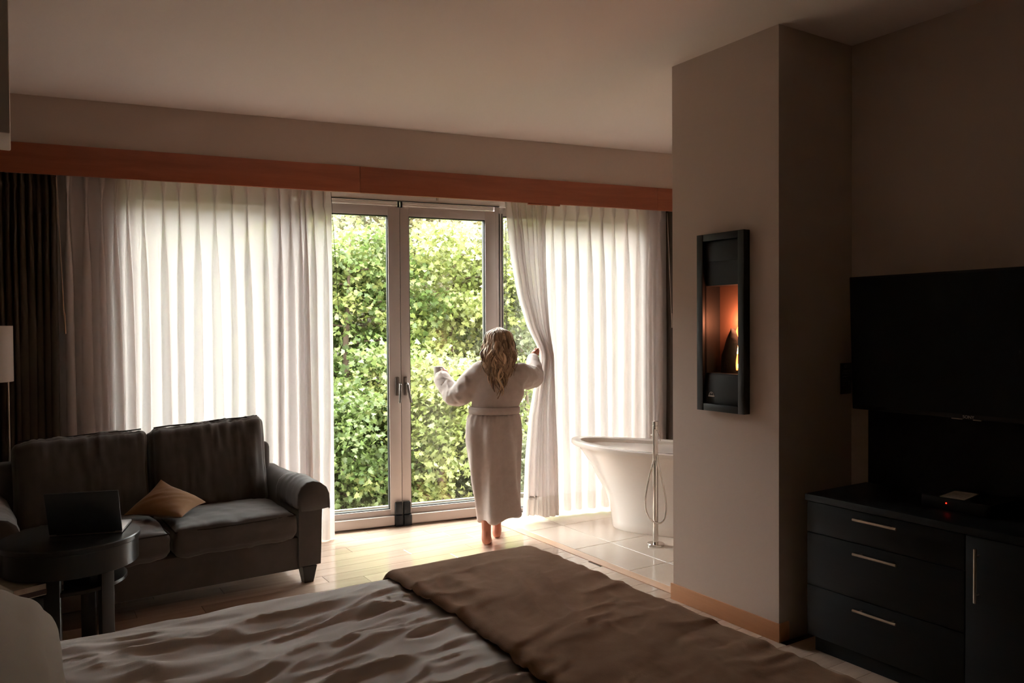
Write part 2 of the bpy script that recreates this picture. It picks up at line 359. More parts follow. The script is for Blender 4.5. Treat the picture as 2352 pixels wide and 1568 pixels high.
# windows and glass doors
def pane_frame(root, s0, s1, z0, z1, n0, n1, L, R_, B, T, name='stile'):
    wall_part('stile', 'frame', root, s0, s0+L, n0, n1, z0, z1); wall_part('stile', 'frame', root, s1-R_, s1, n0, n1, z0, z1)
    wall_part('bottom_rail', 'frame', root, s0+L, s1-R_, n0, n1, z0, z0+B); wall_part('top_rail', 'frame', root, s0+L, s1-R_, n0, n1, z1-T, z1)
    a, b, c, d, nm = s0+L, s1-R_, z0+B, z1-T, (n0+n1)/2
    g = .007
    for q in ((a, a+g, c, d), (b-g, b, c, d), (a+g, b-g, c, c+g), (a+g, b-g, d-g, d)): wall_part('gasket', 'gasket', root, q[0], q[1], n0+.012, nm+.01, q[2], q[3], 0)
    wall_part('pane', 'pane', root, a, b, nm-.003, nm+.003, c, d, 0)
LW = thing('window_1', tuple(wp(.12, N_WALL, 0)), 'tall fixed window behind the sheer curtain by the sofa', 'window', kind='structure')
pane_frame(LW, S0, .66, 0, ZT, 6.165, 6.235, .06, .06, .07, .07)
RW = thing('window_2', tuple(wp(3.1, N_WALL, 0)), 'tall fixed window behind the sheer curtain by the bathtub', 'window', kind='structure')
pane_frame(RW, 2.405, S1, 0, ZT, 6.165, 6.235, .057, .06, .03, .07)
for q in (2.425, 2.449): wall_part('groove', 'gasket', RW, q, q+.006, 6.160, 6.166, .02, ZT-.05, 0)
hd = thing('trim_3', tuple(wp(1.56, N_WALL, ZT)), 'white door head rail above the glass doors', 'door frame', kind='structure')
wall_part('head', 'frame_head', hd, S0, S1, 6.12, 6.24, ZT, ZT+.06)
wall_part('track_groove', 'gasket', hd, .70, 2.41, 6.115, 6.122, ZT-.003, ZT+.004, 0)
b_ = px_s(1008, 6.1); wall_part('bracket', 'brushed', hd, b_-.008, b_+.008, 6.105, 6.122, ZT+.022, ZT+.050)
wall_part('mullion', 'frame', hd, .66, .745, 6.15, 6.235, 0, ZT); wall_part('mullion', 'frame', hd, 2.378, 2.405, 6.14, 6.235, 0, ZT)
wall_part('sill', 'frame', hd, .66, 2.41, 6.135, 6.24, -.01, .012)
def door(name, s0, s1, label, hside):
    d = thing(name, tuple(wp((s0+s1)/2, 6.14, 0)), label, 'door', kind='structure')
    meet = .072; wide = .092
    L, R_ = (wide, meet+.022) if hside > 0 else (meet, wide)
    pane_frame(d, s0, s1, .014, 2.545, 6.12, 6.20, L, R_, .121, .075)
    wall_part('drip_rail', 'frame', d, s0+(.0 if hside > 0 else .066), s1-(.066 if hside > 0 else 0), 6.085, 6.122, .014, .088, .006)
    wall_part('top_strip', 'frame_head', d, s0+.02, s1-.02, 6.108, 6.122, 2.545, 2.566, .003); wall_part('top_strip', 'frame_head', d, s0+.02, s1-.02, 6.112, 6.122, 2.568, 2.58, .002)
    e = s1 if hside > 0 else s0; sg = -1 if hside > 0 else 1
    wall_part('hinge_cap', 'black_plastic', d, e+sg*.003, e+sg*.060, 6.088, 6.121, .092, .19, .006); wall_part('hinge_cap', 'black_plastic', d, e+sg*.003, e+sg*.066, 6.074, 6.121, .004, .09, .006)
    wall_part('top_cap', 'black_plastic', d, e+sg*.001, e+sg*.018, 6.105, 6.121, 2.535, 2.583, .003)
    # lever handle
    hc = e+sg*(.033 if hside > 0 else .030); zc = 1.115
    c = wp(hc, 6.12, zc); hp = MB(); M = np.eye(4); M[:3, 0] = WD; M[:3, 1] = WN; M[:3, 3] = c
    hp.box(A([-.016, -.016, -.075]), A([.016, 0, .075]), .008, 3, M); ho = hp.build('handle_plate', 'handle_metal', d)
    lv = MB(); tw = -.006 if hside > 0 else .028
    off = .016 if hside > 0 else 0.006
    lv.tube([c+WN*-.010+WD*off+A([0, 0, .02]), c+WN*-.045+WD*off+A([0, 0, .02]), c+WN*-.055+WD*off+A([0, 0, .012]), c+WN*-.056+WD*(off+tw*.4)+A([0, 0, -.05]), c+WN*-.054+WD*(off+tw)+A([0, 0, -.13])], [.010, .010, .012, .011, .010], 10)
    lv.build('lever', 'handle_metal', ho)
    return d
door('door_1', .747, 1.558, 'glass door leaf on the sofa side of the meeting stiles', 1)
door('door_2', 1.562, 2.376, 'glass door leaf on the bathtub side of the meeting stiles', -1)

# ================================================================== CURTAINS
def smooth01(t): t = np.clip(t, 0, 1); return t*t*(3-2*t)
def pleated(name, m_, hem_m, pleats, s0, s1, n0, ztop, zbot, zpin, Amp, wfun, seed, label, cat, group=None, hem=.16, nz=44, dirn=-1, wander=.012, bottom=None):
    """pinch-pleated cloth: flat runs between pleats, an omega fold towards the room at each pleat"""
    zs = np.concatenate([np.linspace(ztop, zpin, 5), np.linspace(zpin-.03, zbot+hem, nz), np.linspace(zbot+hem-.012, zbot, 4)])
    rows = []; r2 = np.random.default_rng(seed); ph = r2.random(len(pleats)); wj = .75+.5*r2.random(len(pleats)); aj = .7+.6*r2.random(len(pleats))
    ft = np.linspace(0, 1, 11)
    for z in zs:
        t = (zpin-z)/(zpin-zbot); row = []
        def base_n(s): return n0+.012*float(noise3(s*4, z*.6, seed*.37))*smooth01(t*2+.0)
        cur = s0; pos = []
        for i, p in enumerate(pleats):
            w = (wfun(z, t)*wj[i] if t >= 0 else .004+.011*min(1, (z-zpin)/(ztop-zpin)*1.3)); sc = p+wander*math.sin(ph[i]*9+t*2.2)*max(t, 0)+(float(noise3(p*3, t*2, seed))*wander if t > 0 else 0)
            pos.append((sc, w, aj[i]))
        prev = s0
        for i, (sc, w, a) in enumerate(pos):
            for q in np.linspace(0, 1, 7)[:-1]:
                s = prev+(sc-w-prev)*q; bow = math.sin(math.pi*q); row.append((s, base_n(s)-dirn*.010*bow))
            Aa = Amp*a*(1.0 if t < 0 else (.55+.45*smooth01(t*5)))
            for q in ft:
                if q < .5: c = -math.cos(math.pi*q*2*.5); 
                th = math.pi*q; s = sc-w*math.cos(th)*(1+ .55*math.sin(th)); n = base_n(sc)+dirn*Aa*math.sin(th)**.8
                row.append((s, n))
            prev = sc+w
        for q in np.linspace(0, 1, 7):
            s = prev+(s1-prev)*q; row.append((s, base_n(s)))
        rows.append([wp(s, n, z if bottom is None or z > zbot+1e-6 else bottom(s)) for s, n in row])
    G = np.array(rows); k = len(zs)-4
    root = thing(name, tuple(wp((s0+s1)/2, n0, zbot)), label, cat, group=group)
    MB().grid(G[:k+1]).build('cloth', m_, root, smooth=180); MB().grid(G[k:]).build('hem', hem_m, root, smooth=180)
    MB().grid(G[:2]+0).build('header', m_, root, smooth=180) if False else None
    return root
lp = [160, 202, 238, 269, 298, 334, 379, 414.5, 456, 497, 537, 571, 611, 644, 668, 690, 702, 719, 746]
pleated('sheer_curtain', 'sheer', 'sheer_hem', [px_s(x, 5.9) for x in lp], px_s(128, 5.9), px_s(764, 5.9), 5.90, 2.625, .012, 2.47, .045,
        lambda z, t: .013 if t < 0 else .004+.016*float(smooth01(t*4))+.009*float(smooth01(t)), 11, 'long white sheer curtain with pinch pleats behind the sofa', 'curtain', 'white sheer curtains')
rp = [1270, 1296.6, 1326, 1354.5, 1382, 1410, 1438, 1464.6, 1489, 1512]
pleated('sheer_curtain', 'sheer', 'sheer_hem', [px_s(x, 5.92) for x in rp], px_s(1240, 5.92), px_s(1534, 5.92), 5.92, 2.625, .035, 2.49, .040,
        lambda z, t: .013 if t < 0 else .004+.015*float(smooth01(t*4))+.008*float(smooth01(t)), 23, 'white sheer curtain hanging straight behind the bathtub', 'curtain', 'white sheer curtains')
dl = [px_s(x, 5.84) for x in (-62, -45, -27, -8, 8, 25, 42, 58, 76, 95, 113, 127)]
pleated('drape', 'drape', 'drape', dl, px_s(-75, 5.84), px_s(134, 5.84), 5.84, 2.62, .012, 2.50, .055, lambda z, t: .008 if t < 0 else .010+.012*float(smooth01(t*2)), 31,
        'dark brown drape drawn back beside the sofa', 'curtain', wander=.008)
dr = [px_s(x, 5.85) for x in (1540, 1549, 1559, 1568, 1578, 1590, 1602)]
pleated('drape', 'drape', 'drape', dr, px_s(1530, 5.85), px_s(1612, 5.85), 5.85, 2.62, .02, 2.50, .05, lambda z, t: .008 if t < 0 else .010+.010*float(smooth01(t*2)), 37,
        'dark brown drape drawn back against the bath corner beside the tub', 'curtain', wander=.006)
# the gathered sheer the woman holds aside
kz = [2.62, 2.39, 2.11, 1.83, 1.58, 1.42, 1.34, 1.08, .87, .5, .03]
kL = [2.355, 2.380, 2.408, 2.452, 2.52, 2.60, 2.622, 2.572, 2.54, 2.512, 2.488]
kR = [2.745, 2.725, 2.715, 2.708, 2.705, 2.715, 2.725, 2.745, 2.76, 2.785, 2.806]
kN = [5.86, 5.85, 5.83, 5.80, 5.765, 5.745, 5.74, 5.76, 5.78, 5.80, 5.81]
zs = np.concatenate([np.linspace(2.62, .20, 70), np.linspace(.188, .03, 5)]); us = np.linspace(0, 1, 150); rows = []
for z in zs:
    zi = -z; L, R_, N_ = [float(np.interp(zi, [-q for q in kz], c)) for c in (kL, kR, kN)]
    w = R_-L; comp = 1-smooth01(abs(z-1.34)/.9); fold = us+.02*np.sin(us*13+z)
    amp = .030*(1-.35*comp)*(.4+.6*smooth01((2.62-z)/.25))*(1+.3*np.sin(us*5.3))
    n = N_+amp*np.sin(fold*2*np.pi*8.5+.6*np.sin(z*1.7))+.012*np.sin(fold*2*np.pi*3+1)
    s = L+w*us+.010*np.cos(fold*2*np.pi*8.5+.6*np.sin(z*1.7))*smooth01((2.62-z)/.3)
    zz = z+(0.012*np.sin(us*7)-.03*us*(1-us)*4*0+.02*(1-us) if z < .19 else 0)
    rows.append(WD[None]*s[:, None]+WN[None]*n[:, None]+np.c_[np.zeros((150, 2)), np.broadcast_to(zz, (150,))])
G = np.array(rows)
ca = thing('sheer_curtain', tuple(wp(2.6, 5.8, .03)), 'white sheer curtain gathered and held aside by the woman', 'curtain', group='white sheer curtains')
MB().grid(G[:70]).build('cloth', 'sheer', ca, smooth=180); MB().grid(G[69:]).build('hem', 'sheer_hem', ca, smooth=180)
def wand(s, n, z0, z1, lean, m_, label, tip=None, r_=.003):
    w = thing('curtain_wand', tuple(wp(s, n, z1)), label, 'curtain wand'); a = MB(); a.tube([wp(s, n, z0), wp(s+lean*.5, n, (z0+z1)/2), wp(s+lean, n, z1)], r_, 8); a.build('rod', m_, w)
    if tip: a = MB(); a.tube([wp(s+lean, n, z1+tip), wp(s+lean*1.05, n, z1-.005)], [r_*1.3, r_*2.2], 8); a.build('grip', m_, w)
wand(px_s(134, 5.78), 5.78, 2.56, 1.56, .035, 'brushed', 'thin pull wand hanging on the brown drape beside the sofa', .13)
wand(px_s(1533, 5.79), 5.79, 2.56, 1.57, .045, 'brushed', 'thin pull wand hanging on the brown drape beside the tub', .12)
wand(px_s(763, 5.85), 5.85, 2.58, 1.56, .055, 'gasket', 'thin dark pull wand at the open edge of the sofa-side sheer', None, .002)
wand(px_s(1163, 5.93), 5.93, 2.45, 1.55, 0.0, 'handle_metal', 'thin pull wand hanging before the narrow glass beside the held curtain', .12, .0022)

# ================================================================== FURNITURE
def cushion(sz, r_, puff, n=22, wr=.0, seed=1, wscale=9, crown=0.0, stretch=(1, 1, 1)):
    """soft box: rounded edges, swollen faces, wrinkles; centred at the origin, thickness along z"""
    h = A(sz)/2; V = []; F = []; idx = {}
    lin_ = np.linspace(-1, 1, n); base = 0; pts = []
    for ax in range(3):
        for sg in (-1, 1):
            a, b = [i for i in range(3) if i != ax]; U, W = np.meshgrid(lin_, lin_, indexing='ij'); P = np.zeros((n, n, 3)); P[..., ax] = sg; P[..., a] = U; P[..., b] = W
            pts.append(P.reshape(-1, 3)); F += [(base+i*n+j, base+i*n+j+1, base+(i+1)*n+j+1, base+(i+1)*n+j) for i in range(n-1) for j in range(n-1)]; base += n*n
    P = np.concatenate(pts); Q = P*h
    inner = np.clip(Q, -(h-r_), h-r_); d = Q-inner; L = np.linalg.norm(d, axis=1)[:, None]; Q = inner+np.where(L > 1e-9, d/np.maximum(L, 1e-9)*r_*np.minimum(L/r_, 1), 0)
    u, v = P[:, 0], P[:, 1]; k = (1-np.abs(u)**2.2)*(1-np.abs(v)**2.2)
    Q[:, 2] += np.sign(P[:, 2])*np.abs(P[:, 2])*puff*np.sqrt(np.clip(k, 0, 1))
    if crown: Q[:, 1] += np.sign(P[:, 1])*(np.abs(P[:, 1]))*crown*(1-u**2)
    if wr:
        e = 1-np.clip(k, 0, 1); w1 = fbm(Q[:, 0]*wscale*stretch[0], Q[:, 1]*wscale*stretch[1], Q[:, 2]*wscale*stretch[2], 3, seed); w2 = 1-np.abs(fbm(Q[:, 0]*wscale*1.7*stretch[0], Q[:, 1]*wscale*.6*stretch[1], Q[:, 2]*3+9, 3, seed+5))*2
        nrm = Q/np.maximum(np.linalg.norm(Q/h, axis=1)[:, None], 1e-6)/h/h; nrm /= np.linalg.norm(nrm, axis=1)[:, None]+1e-9
        Q += nrm*(wr*(w1*1.2+(w2-.6)*(.35+.65*e)))[:, None]
    return Q, F
def welded(Q, F, name, m_, parent, M=None, local=True):
    """cushion mesh with its six faces sewn together"""
    if M is not None: Q = Q@np.array(M)[:3, :3].T+np.array(M)[:3, 3]
    me = bpy.data.meshes.new(name); me.from_pydata(Q.tolist(), [], F); bm = bmesh.new(); bm.from_mesh(me); bmesh.ops.remove_doubles(bm, verts=bm.verts, dist=1e-5)
    bmesh.ops.recalc_face_normals(bm, faces=bm.faces); bm.to_mesh(me); bm.free(); me.polygons.foreach_set('use_smooth', [True]*len(me.polygons)); me.materials.append(MATS[m_])
    o = bpy.data.objects.new(name, me); COL.objects.link(o)
    if parent is not None: o.parent = parent
    return o
def xf(loc=(0, 0, 0), rx=0, ry=0, rz=0): return Matrix.Translation(loc)@Matrix.Rotation(rz, 4, 'Z')@Matrix.Rotation(ry, 4, 'Y')@Matrix.Rotation(rx, 4, 'X')
def rot_thing(name, loc, rz, label, cat, group=None): return thing(name, loc, label, cat, rz, group)

# ---- sofa
sofa = rot_thing('sofa', (.722, 4.70, 0), rad(3.0), 'dark brown two-seat sofa in worn suede standing before the sheer curtain', 'sofa')
m = MB(); m.box(A([-.74, .015, .10]), A([.74, .90, .30]), .012); m.build('base', 'sofa', sofa, local=True)
m = MB(); m.box(A([-.80, .74, .10]), A([.80, .92, .80]), .04, 3); m.build('back_frame', 'sofa', sofa, local=True)
for sx in (-1, 1):
    for ly, tap in ((.07, 1), (.85, 1)):
        m = MB(); q = .046; x0 = sx*.80; m.loft([np.array([(x0-q*.62, ly-q*.62, 0), (x0+q*.62, ly-q*.62, 0), (x0+q*.62, ly+q*.62, 0), (x0-q*.62, ly+q*.62, 0)]), np.array([(x0-q, ly-q, .105), (x0+q, ly-q, .105), (x0+q, ly+q, .105), (x0-q, ly+q, .105)])]); m.build('leg', 'espresso', sofa, local=True, smooth=0)
    prof = [(.722, .11), (.722, .30), (.722, .50), (.728, .555), (.745, .595), (.775, .622), (.815, .632), (.855, .622), (.888, .596), (.905, .560), (.906, .520), (.893, .490), (.876, .478), (.872, .40), (.868, .25), (.862, .11)]
    P = np.array(prof); rings = []
    for y in np.linspace(0, .86, 22):
        Q = P.copy(); top = np.clip((Q[:, 1]-.35)/.28, 0, 1); Q[:, 1] -= top*.02*(1-y/.86)*0; wv = .006*noise3(Q[:, 0]*14, y*11, Q[:, 1]*9+sx*3)*top; Q[:, 1] += wv
        e = .012*max(0, 1-y/.03); c = Q.mean(0); Q = Q+(c-Q)*e*2
        rings.append(np.c_[sx*Q[:, 0], np.full(len(Q), y), Q[:, 1]])
    m = MB(); m.loft(rings); arm = m.build('arm', 'sofa', sofa, local=True, smooth=50)
    m = MB(); seam = [(sx*(x), -.002, z) for x, z in prof[2:13]]; m.tube(seam, .0045, 6); m.build('piping', 'sofa_trim', arm, local=True)
    # loose arm cover
    pr = np.array([(.716, .475), (.716, .50), (.720, .558), (.738, .602), (.772, .631), (.815, .642), (.858, .632), (.895, .603), (.914, .562), (.916, .52), (.912, .47), (.908, .455)]); rings = []
    for y in np.linspace(-.016, .40, 34):
        Q = pr.copy(); k = np.arange(len(Q)); Q[:, 1] += .005*noise3(k*.9, y*26, sx*5.0)+.006*noise3(k*.35, y*9, 3+sx); Q[:, 0] += .003*noise3(k*.8, y*22, 8.0)
        if y > .36: Q[0, 1] += .0; 
        rings.append(np.c_[sx*Q[:, 0], np.full(len(Q), y), Q[:, 1]])
    front = rings[0].copy(); cy = front.mean(0)
    m = MB(); m.loft(rings, cap=False, close=False); fr = [rings[0], np.c_[rings[0][:, 0]*.999, rings[0][:, 1]-.004, rings[0][:, 2]-.004]]
    fl = rings[0].copy(); lo = fl.copy(); lo[:, 2] = np.minimum(fl[:, 2], .462+.004*np.sin(np.arange(len(fl)))); m.loft([fl+A([0, -.003, 0]), lo+A([0, -.006, 0])], cap=False, close=False)
    ac = m.build('arm_cover', 'sofa', sofa, local=True, smooth=60); so = ac.modifiers.new('t', 'SOLIDIFY'); so.thickness = .006
for i, cx in enumerate((-.362, .362)):
    Q, F = cushion((.715, .60, .145), .042, .035, 40, .009, 3+i, 7, crown=.012); sc_ = welded(Q, F, 'seat_cushion', 'sofa', sofa, xf((cx, .290, .375)))
    ring = [(cx+sx*a, .290+sy*b, .4385) for sx, sy, a, b in ((-1, 1, .335, .27), (-1, -1, .346, .283), (-.5, -1, .346, .297), (0, -1, .3, .302), (.5, -1, .346, .297), (1, -1, .346, .283), (1, 1, .335, .27))]
    m = MB(); m.tube(ring, .0042, 6); m.build('piping', 'sofa_trim', sc_, local=True)
    Q, F = cushion((.715, .555, .20), .058, .045, 52, .019, 13+i, 7, stretch=(1.8, .5, 1)); 
    if i == 0: Q[:, 1] -= .022*(1-np.clip((Q[:, 0]+.36)/.7, 0, 1))*np.clip(Q[:, 1]/.27, 0, 1)
    else: Q[:, 1] += .035*np.clip((Q[:, 0]+.36)/.72, 0, 1)*np.clip(Q[:, 1]/.27, 0, 1)
    bc = welded(Q, F, 'back_cushion', 'sofa', sofa, xf((cx, .675, .675), rx=rad(90-12)))
    tp = [Vector((x, .277+.002*math.sin(x*20)+(.035*np.clip((x+.36)/.72, 0, 1) if i else -.022*(1-np.clip((x+.36)/.7, 0, 1))), .062+.004*math.sin(x*9))) for x in np.linspace(-.325, .325, 15)]
    m = MB(); m.tube([tuple(xf((cx, .675, .675), rx=rad(78))@p) for p in tp], .0045, 6); m.build('piping', 'sofa_trim', bc, local=True)
# ---- small mustard pillow slumped between the cushions
Lc, Bc, Rc, Tc = on_z(290, 1190, .475), on_z(418, 1200, .475), on_z(468, 1163, .50), None
Tc = at_depth(370, 1105, 4.76)
U, W = np.meshgrid(np.linspace(0, 1, 24), np.linspace(0, 1, 24), indexing='ij')
def patch(off):
    pin = .06*np.sin(np.pi*U)*np.sin(np.pi*W); a = U+(.5-U)*.10*np.sin(np.pi*W)**1; b = W+(.5-W)*.10*np.sin(np.pi*U)
    return ((1-a)*(1-b))[..., None]*Lc+(a*(1-b))[..., None]*Bc+(a*b)[..., None]*Rc+((1-a)*b)[..., None]*Tc
G = patch(0); gu, gv = np.gradient(G, axis=0), np.gradient(G, axis=1); Nn = np.cross(gu, gv); Nn /= np.linalg.norm(Nn, axis=2)[..., None]
if Nn[12, 12, 2] < 0: Nn = -Nn
tk = .055*(np.sin(np.pi*U)*np.sin(np.pi*W))**.45; wrk = .006*fbm(U*2.2+W*1.5, (W-U)*9, 1.0, 3, 5)*(np.sin(np.pi*U)*np.sin(np.pi*W))**.3
m = MB(); m.grid(G+Nn*(tk+.032+wrk)[..., None]); m.grid((G-Nn*(tk-.032)[..., None])[::-1])
tpil = m.build('throw_pillow', 'mustard', smooth=180); tag(tpil, 'small mustard brown pillow slumped in the middle of the sofa', 'pillow')
# ---- bed
BX0, BX1, BY0, BY1, BZ = -.19, 1.955, .96, 2.945, .60
bed = thing('bed', (.88, 1.95, 0), 'large double bed with low dark base, mattress and headboard', 'bed')
m = MB(); m.box(A([BX0, BY0+.03, .06]), A([BX1-.03, BY1-.03, .30]), .01); m.build('base', 'espresso', bed)
m = MB(); m.box(A([BX0, BY0+.02, .30]), A([BX1-.02, BY1-.02, .555]), .04, 3); m.build('mattress', 'linen', bed)
m = MB(); m.box(A([BX0-.1, BY0-.08, 0]), A([BX0-.01, BY1+.04, 1.15]), .015); m.build('headboard', 'espresso', bed)
for x in (BX0+.1, BX1-.15):
    for y in (BY0+.12, BY1-.12): m = MB(); m.box(A([x-.03, y-.03, 0]), A([x+.03, y+.03, .062]), .004); m.build('leg', 'espresso', bed)
def duvet_h(x, y):
    return duvet_w(x, y)*(1-.72*smooth01((x-1.12)/.2))*(.35+.65*smooth01((BY1-y)/.25))
def duvet_w(x, y):
    wx = x+.10*fbm(x*1.1, y*1.3, 3, 2, 3); wy = y+.16*fbm(x*.9+5, y*1.0, 7, 3, 9)-.10*x
    r1 = 1-np.abs(fbm(wx*1.3, wy*6.0, .5, 2, 21))*2.8; r2 = 1-np.abs(fbm(wx*2.4+wy*1.2, wy*12.0-wx*2.2, 2.5, 2, 41))*2.6; r3 = fbm(wx*6, wy*20, 4, 3, 61)
    amp = .75+.35*fbm(x*1.5, y*1.7, 9, 2, 5)
    return amp*(.034*np.clip(r1, 0, 1)**2.0+.020*np.clip(r2, 0, 1)**1.8+.009*r3)+.012*fbm(x*1.2, y*1.2, 1, 2, 77)
def drape_grid(x0, x1, y0, y1, ztop, hfun, drop_x1, drop_y0, drop_y1, nx, ny, r_=.05, drop_x0=0.0):
    """cloth lying on the bed and falling over its edges"""
    u = np.linspace(x0-drop_x0, x1+drop_x1, nx); v = np.linspace(y0-drop_y0, y1+drop_y1, ny); Uu, Vv = np.meshgrid(u, v, indexing='ij')
    X, Y = Uu.copy(), Vv.copy(); Z = ztop+hfun(Uu, Vv)
    def wrap(t, r0):   # distance past the edge -> (outward, down)
        a = np.clip(t/r0, 0, np.pi/2); return r0*np.sin(a), r0*(1-np.cos(a))+np.maximum(t-r0*np.pi/2, 0)
    ex = np.maximum(Uu-(x1-r_), 0); o_, d_ = wrap(ex, r_); X = np.where(ex > 0, x1-r_+o_, X); Z = Z-d_
    for sg, e0 in ((1, y1), (-1, y0)):
        ey = np.maximum(sg*(Vv-e0)+r_, 0); o_, d_ = wrap(ey, r_); Y = np.where(ey > 0, e0+sg*(o_-r_), Y); Z = Z-d_
        dd = np.clip((d_-r_)/.2, 0, 1); Y = Y+sg*dd*.025*noise3(Uu*9, 0.3, sg*2.0)+sg*dd*.01
    dd = np.clip((ztop-Z-r_)/.2, 0, 1)*(ex > 0); X = X+dd*.02*noise3(Vv*8, .7, 4)
    return np.stack([X, Y, np.maximum(Z, .03)], -1)
G = drape_grid(BX0+.06, BX1, BY0, BY1, BZ-.025, duvet_h, .12, .30, .34, 240, 260)
duv = MB().grid(G).build('duvet', 'linen', smooth=180); tag(duv, 'rumpled off-white duvet spread over the bed', 'duvet')
def blanket_h(x, y):
    wx = x+.10*fbm(x*1.5, y*1.2, 3, 2, 103)-.28*y; wy = y+.10*fbm(x, y*1.1, 7, 2, 109)
    r1 = (1-np.abs(fbm(wx*5.2, wy*1.3, .5, 2, 121))*2.8)*smooth01((BX1-.02-x)/.25)*smooth01((BY1-.02-y)/.3); r2 = fbm(wx*14, wy*5, 2.5, 3, 141)*smooth01((BY1-.02-y)/.3)
    return duvet_h(x, y)*.95+.017*np.clip(r1, 0, 1)**1.8+.004*r2+.018
def skew(G):   # the throw lies slightly askew: its free edge wanders
    x, y = G[..., 0], G[..., 1]; t = np.clip((1.5-x)/.3, 0, 1); G = G.copy(); G[..., 0] += t*(.018*np.sin(y*3.1+.4)+.012*np.sin(y*9)); return G
G = skew(drape_grid(1.235, BX1+.012, BY0, BY1+.012, BZ-.018, blanket_h, .34, .22, .30, 120, 240, .062))
G[:4, :, 2] -= np.array([.020, .008, .002, 0])[:, None]
thr = MB().grid(G).build('throw_blanket', 'suede', smooth=180); tag(thr, 'brown suede throw blanket laid across the foot of the bed', 'blanket')
so = thr.modifiers.new('t', 'SOLIDIFY'); so.thickness = .008; so.offset = 1
# ---- bed pillow
Q, F = cushion((.50, .72, .17), .06, .075, 34, .010, 51, 6, stretch=(1, .6, 1))
pl = welded(Q, F, 'bed_pillow', 'pillowcase', None, xf((-.135, 1.95, .725), ry=rad(-58)))
tag(pl, 'plump cream bed pillow propped against the headboard', 'pillow')
# ---- round side table
TC = A([.207, 4.285]); TZ = .60; TR = .30
tab = thing('side_table', (TC[0], TC[1], 0), 'round dark brown side table with deep apron beside the sofa', 'table')
m = MB(); m.lathe([(TR-.004, TZ-.028), (TR, TZ-.024), (TR, TZ-.004), (TR-.004, TZ)], (TC[0], TC[1], 0), 72); m.build('tabletop', 'espresso', tab)
m = MB(); m.lathe([(TR-.012, TZ-.135), (TR-.008, TZ-.132), (TR-.008, TZ-.029)], (TC[0], TC[1], 0), 72); m.build('apron', 'espresso', tab)
m = MB(); m.lathe([(.235, .375), (.24, .378), (.24, .393), (.235, .396)], (TC[0], TC[1], 0), 56); m.build('shelf', 'espresso', tab)
for a in (-55, -112, 68, 125):
    c = TC+A([math.cos(rad(a)), math.sin(rad(a))])*.228; M = xf((c[0], c[1], 0), rz=rad(a)); q = MB(); q.box(A([-.014, -.034, 0]), A([.014, .034, TZ-.13]), .003, 2, M); q.build('leg', 'espresso', tab)
# ---- book on the shelf
bk = thing('book', (.025, 4.185, .397), 'thick worn paperback lying on the shelf under the side table', 'book', rad(20))
m = MB(); m.box(A([-.10, -.13, .003]), A([.098, .128, .047]), .001); m.build('pages', 'paper', bk, local=True)
m = MB(); m.box(A([-.102, -.132, .047]), A([.10, .13, .050])); m.box(A([-.102, -.132, 0]), A([.10, .13, .003])); m.box(A([-.102, -.134, 0]), A([.10, -.130, .05])); m.build('cover', 'book_cover', bk, local=True, smooth=0)
m = MB(); m.box(A([-.10, -.1352, .004]), A([.099, -.1340, .026])); m.build('spine_band', 'book_red', bk, local=True, smooth=0)
# ---- laptop
HR = on_z(281, 1219, TZ+.01); dv = A([math.cos(rad(-17)), math.sin(rad(-17)), 0])*.315; HL = HR-dv; ang = math.atan2(dv[1], dv[0]); mid = (HL+HR)/2
lt = thing('laptop', (mid[0], mid[1], TZ), 'open black laptop with a silver keyboard deck on the round side table', 'laptop', ang)
lw = np.linalg.norm(dv[:2])/2; ld = .225
m = MB(); m.box(A([-lw, .0, .003]), A([lw, ld, .016]), .004); lb = m.build('base', 'alu', lt, local=True)
m = MB()
for r_i in range(5):
    for c_i in range(13): m.box(A([-lw*.86+c_i*lw*.132, .035+r_i*.0185, .016]), A([-lw*.86+c_i*lw*.132+lw*.115, .035+r_i*.0185+.0155, .0172]))
m.build('keyboard', 'lid_black', lb, local=True, smooth=0)
m = MB(); m.box(A([-.05, .145, .0158]), A([.05, .21, .0164])); m.build('trackpad', 'alu', lb, local=True, smooth=0)
m = MB(); m.box(A([-lw, -.004, 0]), A([lw, .004, .222]), .0035, 2, xf((0, .002, .014), rx=rad(20))); ll = m.build('lid', 'lid_black', lt, local=True)
m = MB(); m.box(A([-lw+.008, .0042, .008]), A([lw-.008, .0048, .212]), 0, 2, xf((0, .002, .014), rx=rad(20))); m.build('screen', 'screen', ll, local=True, smooth=0)
m = MB(); m.tube([(-lw*.8, .004, .014), (lw*.8, .004, .014)], .006, 8); m.build('hinge', 'lid_black', lt, local=True)
# ---- floor lamp by the curtain, mostly outside the frame
LX, LY = -.17, 5.66; zt = (at_depth(27, 748, 1)-CAM_C)[2]; Dl = LX*_f[0]+LY*_f[1]
z_t, z_b = CAM_H+ray(27, 748)[2]*Dl, CAM_H+ray(27, 877)[2]*Dl; rsh = .155
lamp = thing('floor_lamp', (LX, LY, 0), 'slim metal floor lamp with a pale drum shade behind the sofa', 'lamp')
m = MB(); m.lathe([(rsh, z_b), (rsh, z_t), (rsh-.004, z_t), (rsh-.004, z_b)], (LX, LY, 0), 48); m.build('lamp_shade', 'lampshade', lamp)
px_pole = LX+.125
m = MB(); m.tube([(px_pole, LY, .012), (px_pole, LY, z_b+.10)], .006, 10); m.build('pole', 'brushed', lamp)
m = MB(); m.tube([(px_pole, LY, z_b+.10), (LX, LY, z_b+.10)], .005, 8); m.tube([(LX, LY, z_b+.09), (LX, LY, z_b+.2)], .018, 12); m.build('socket_arm', 'brushed', lamp)
m = MB(); m.lathe([(.115, 0), (.115, .012), (.02, .016)], (LX+.03, LY, 0), 40); m.build('base', 'brushed', lamp)
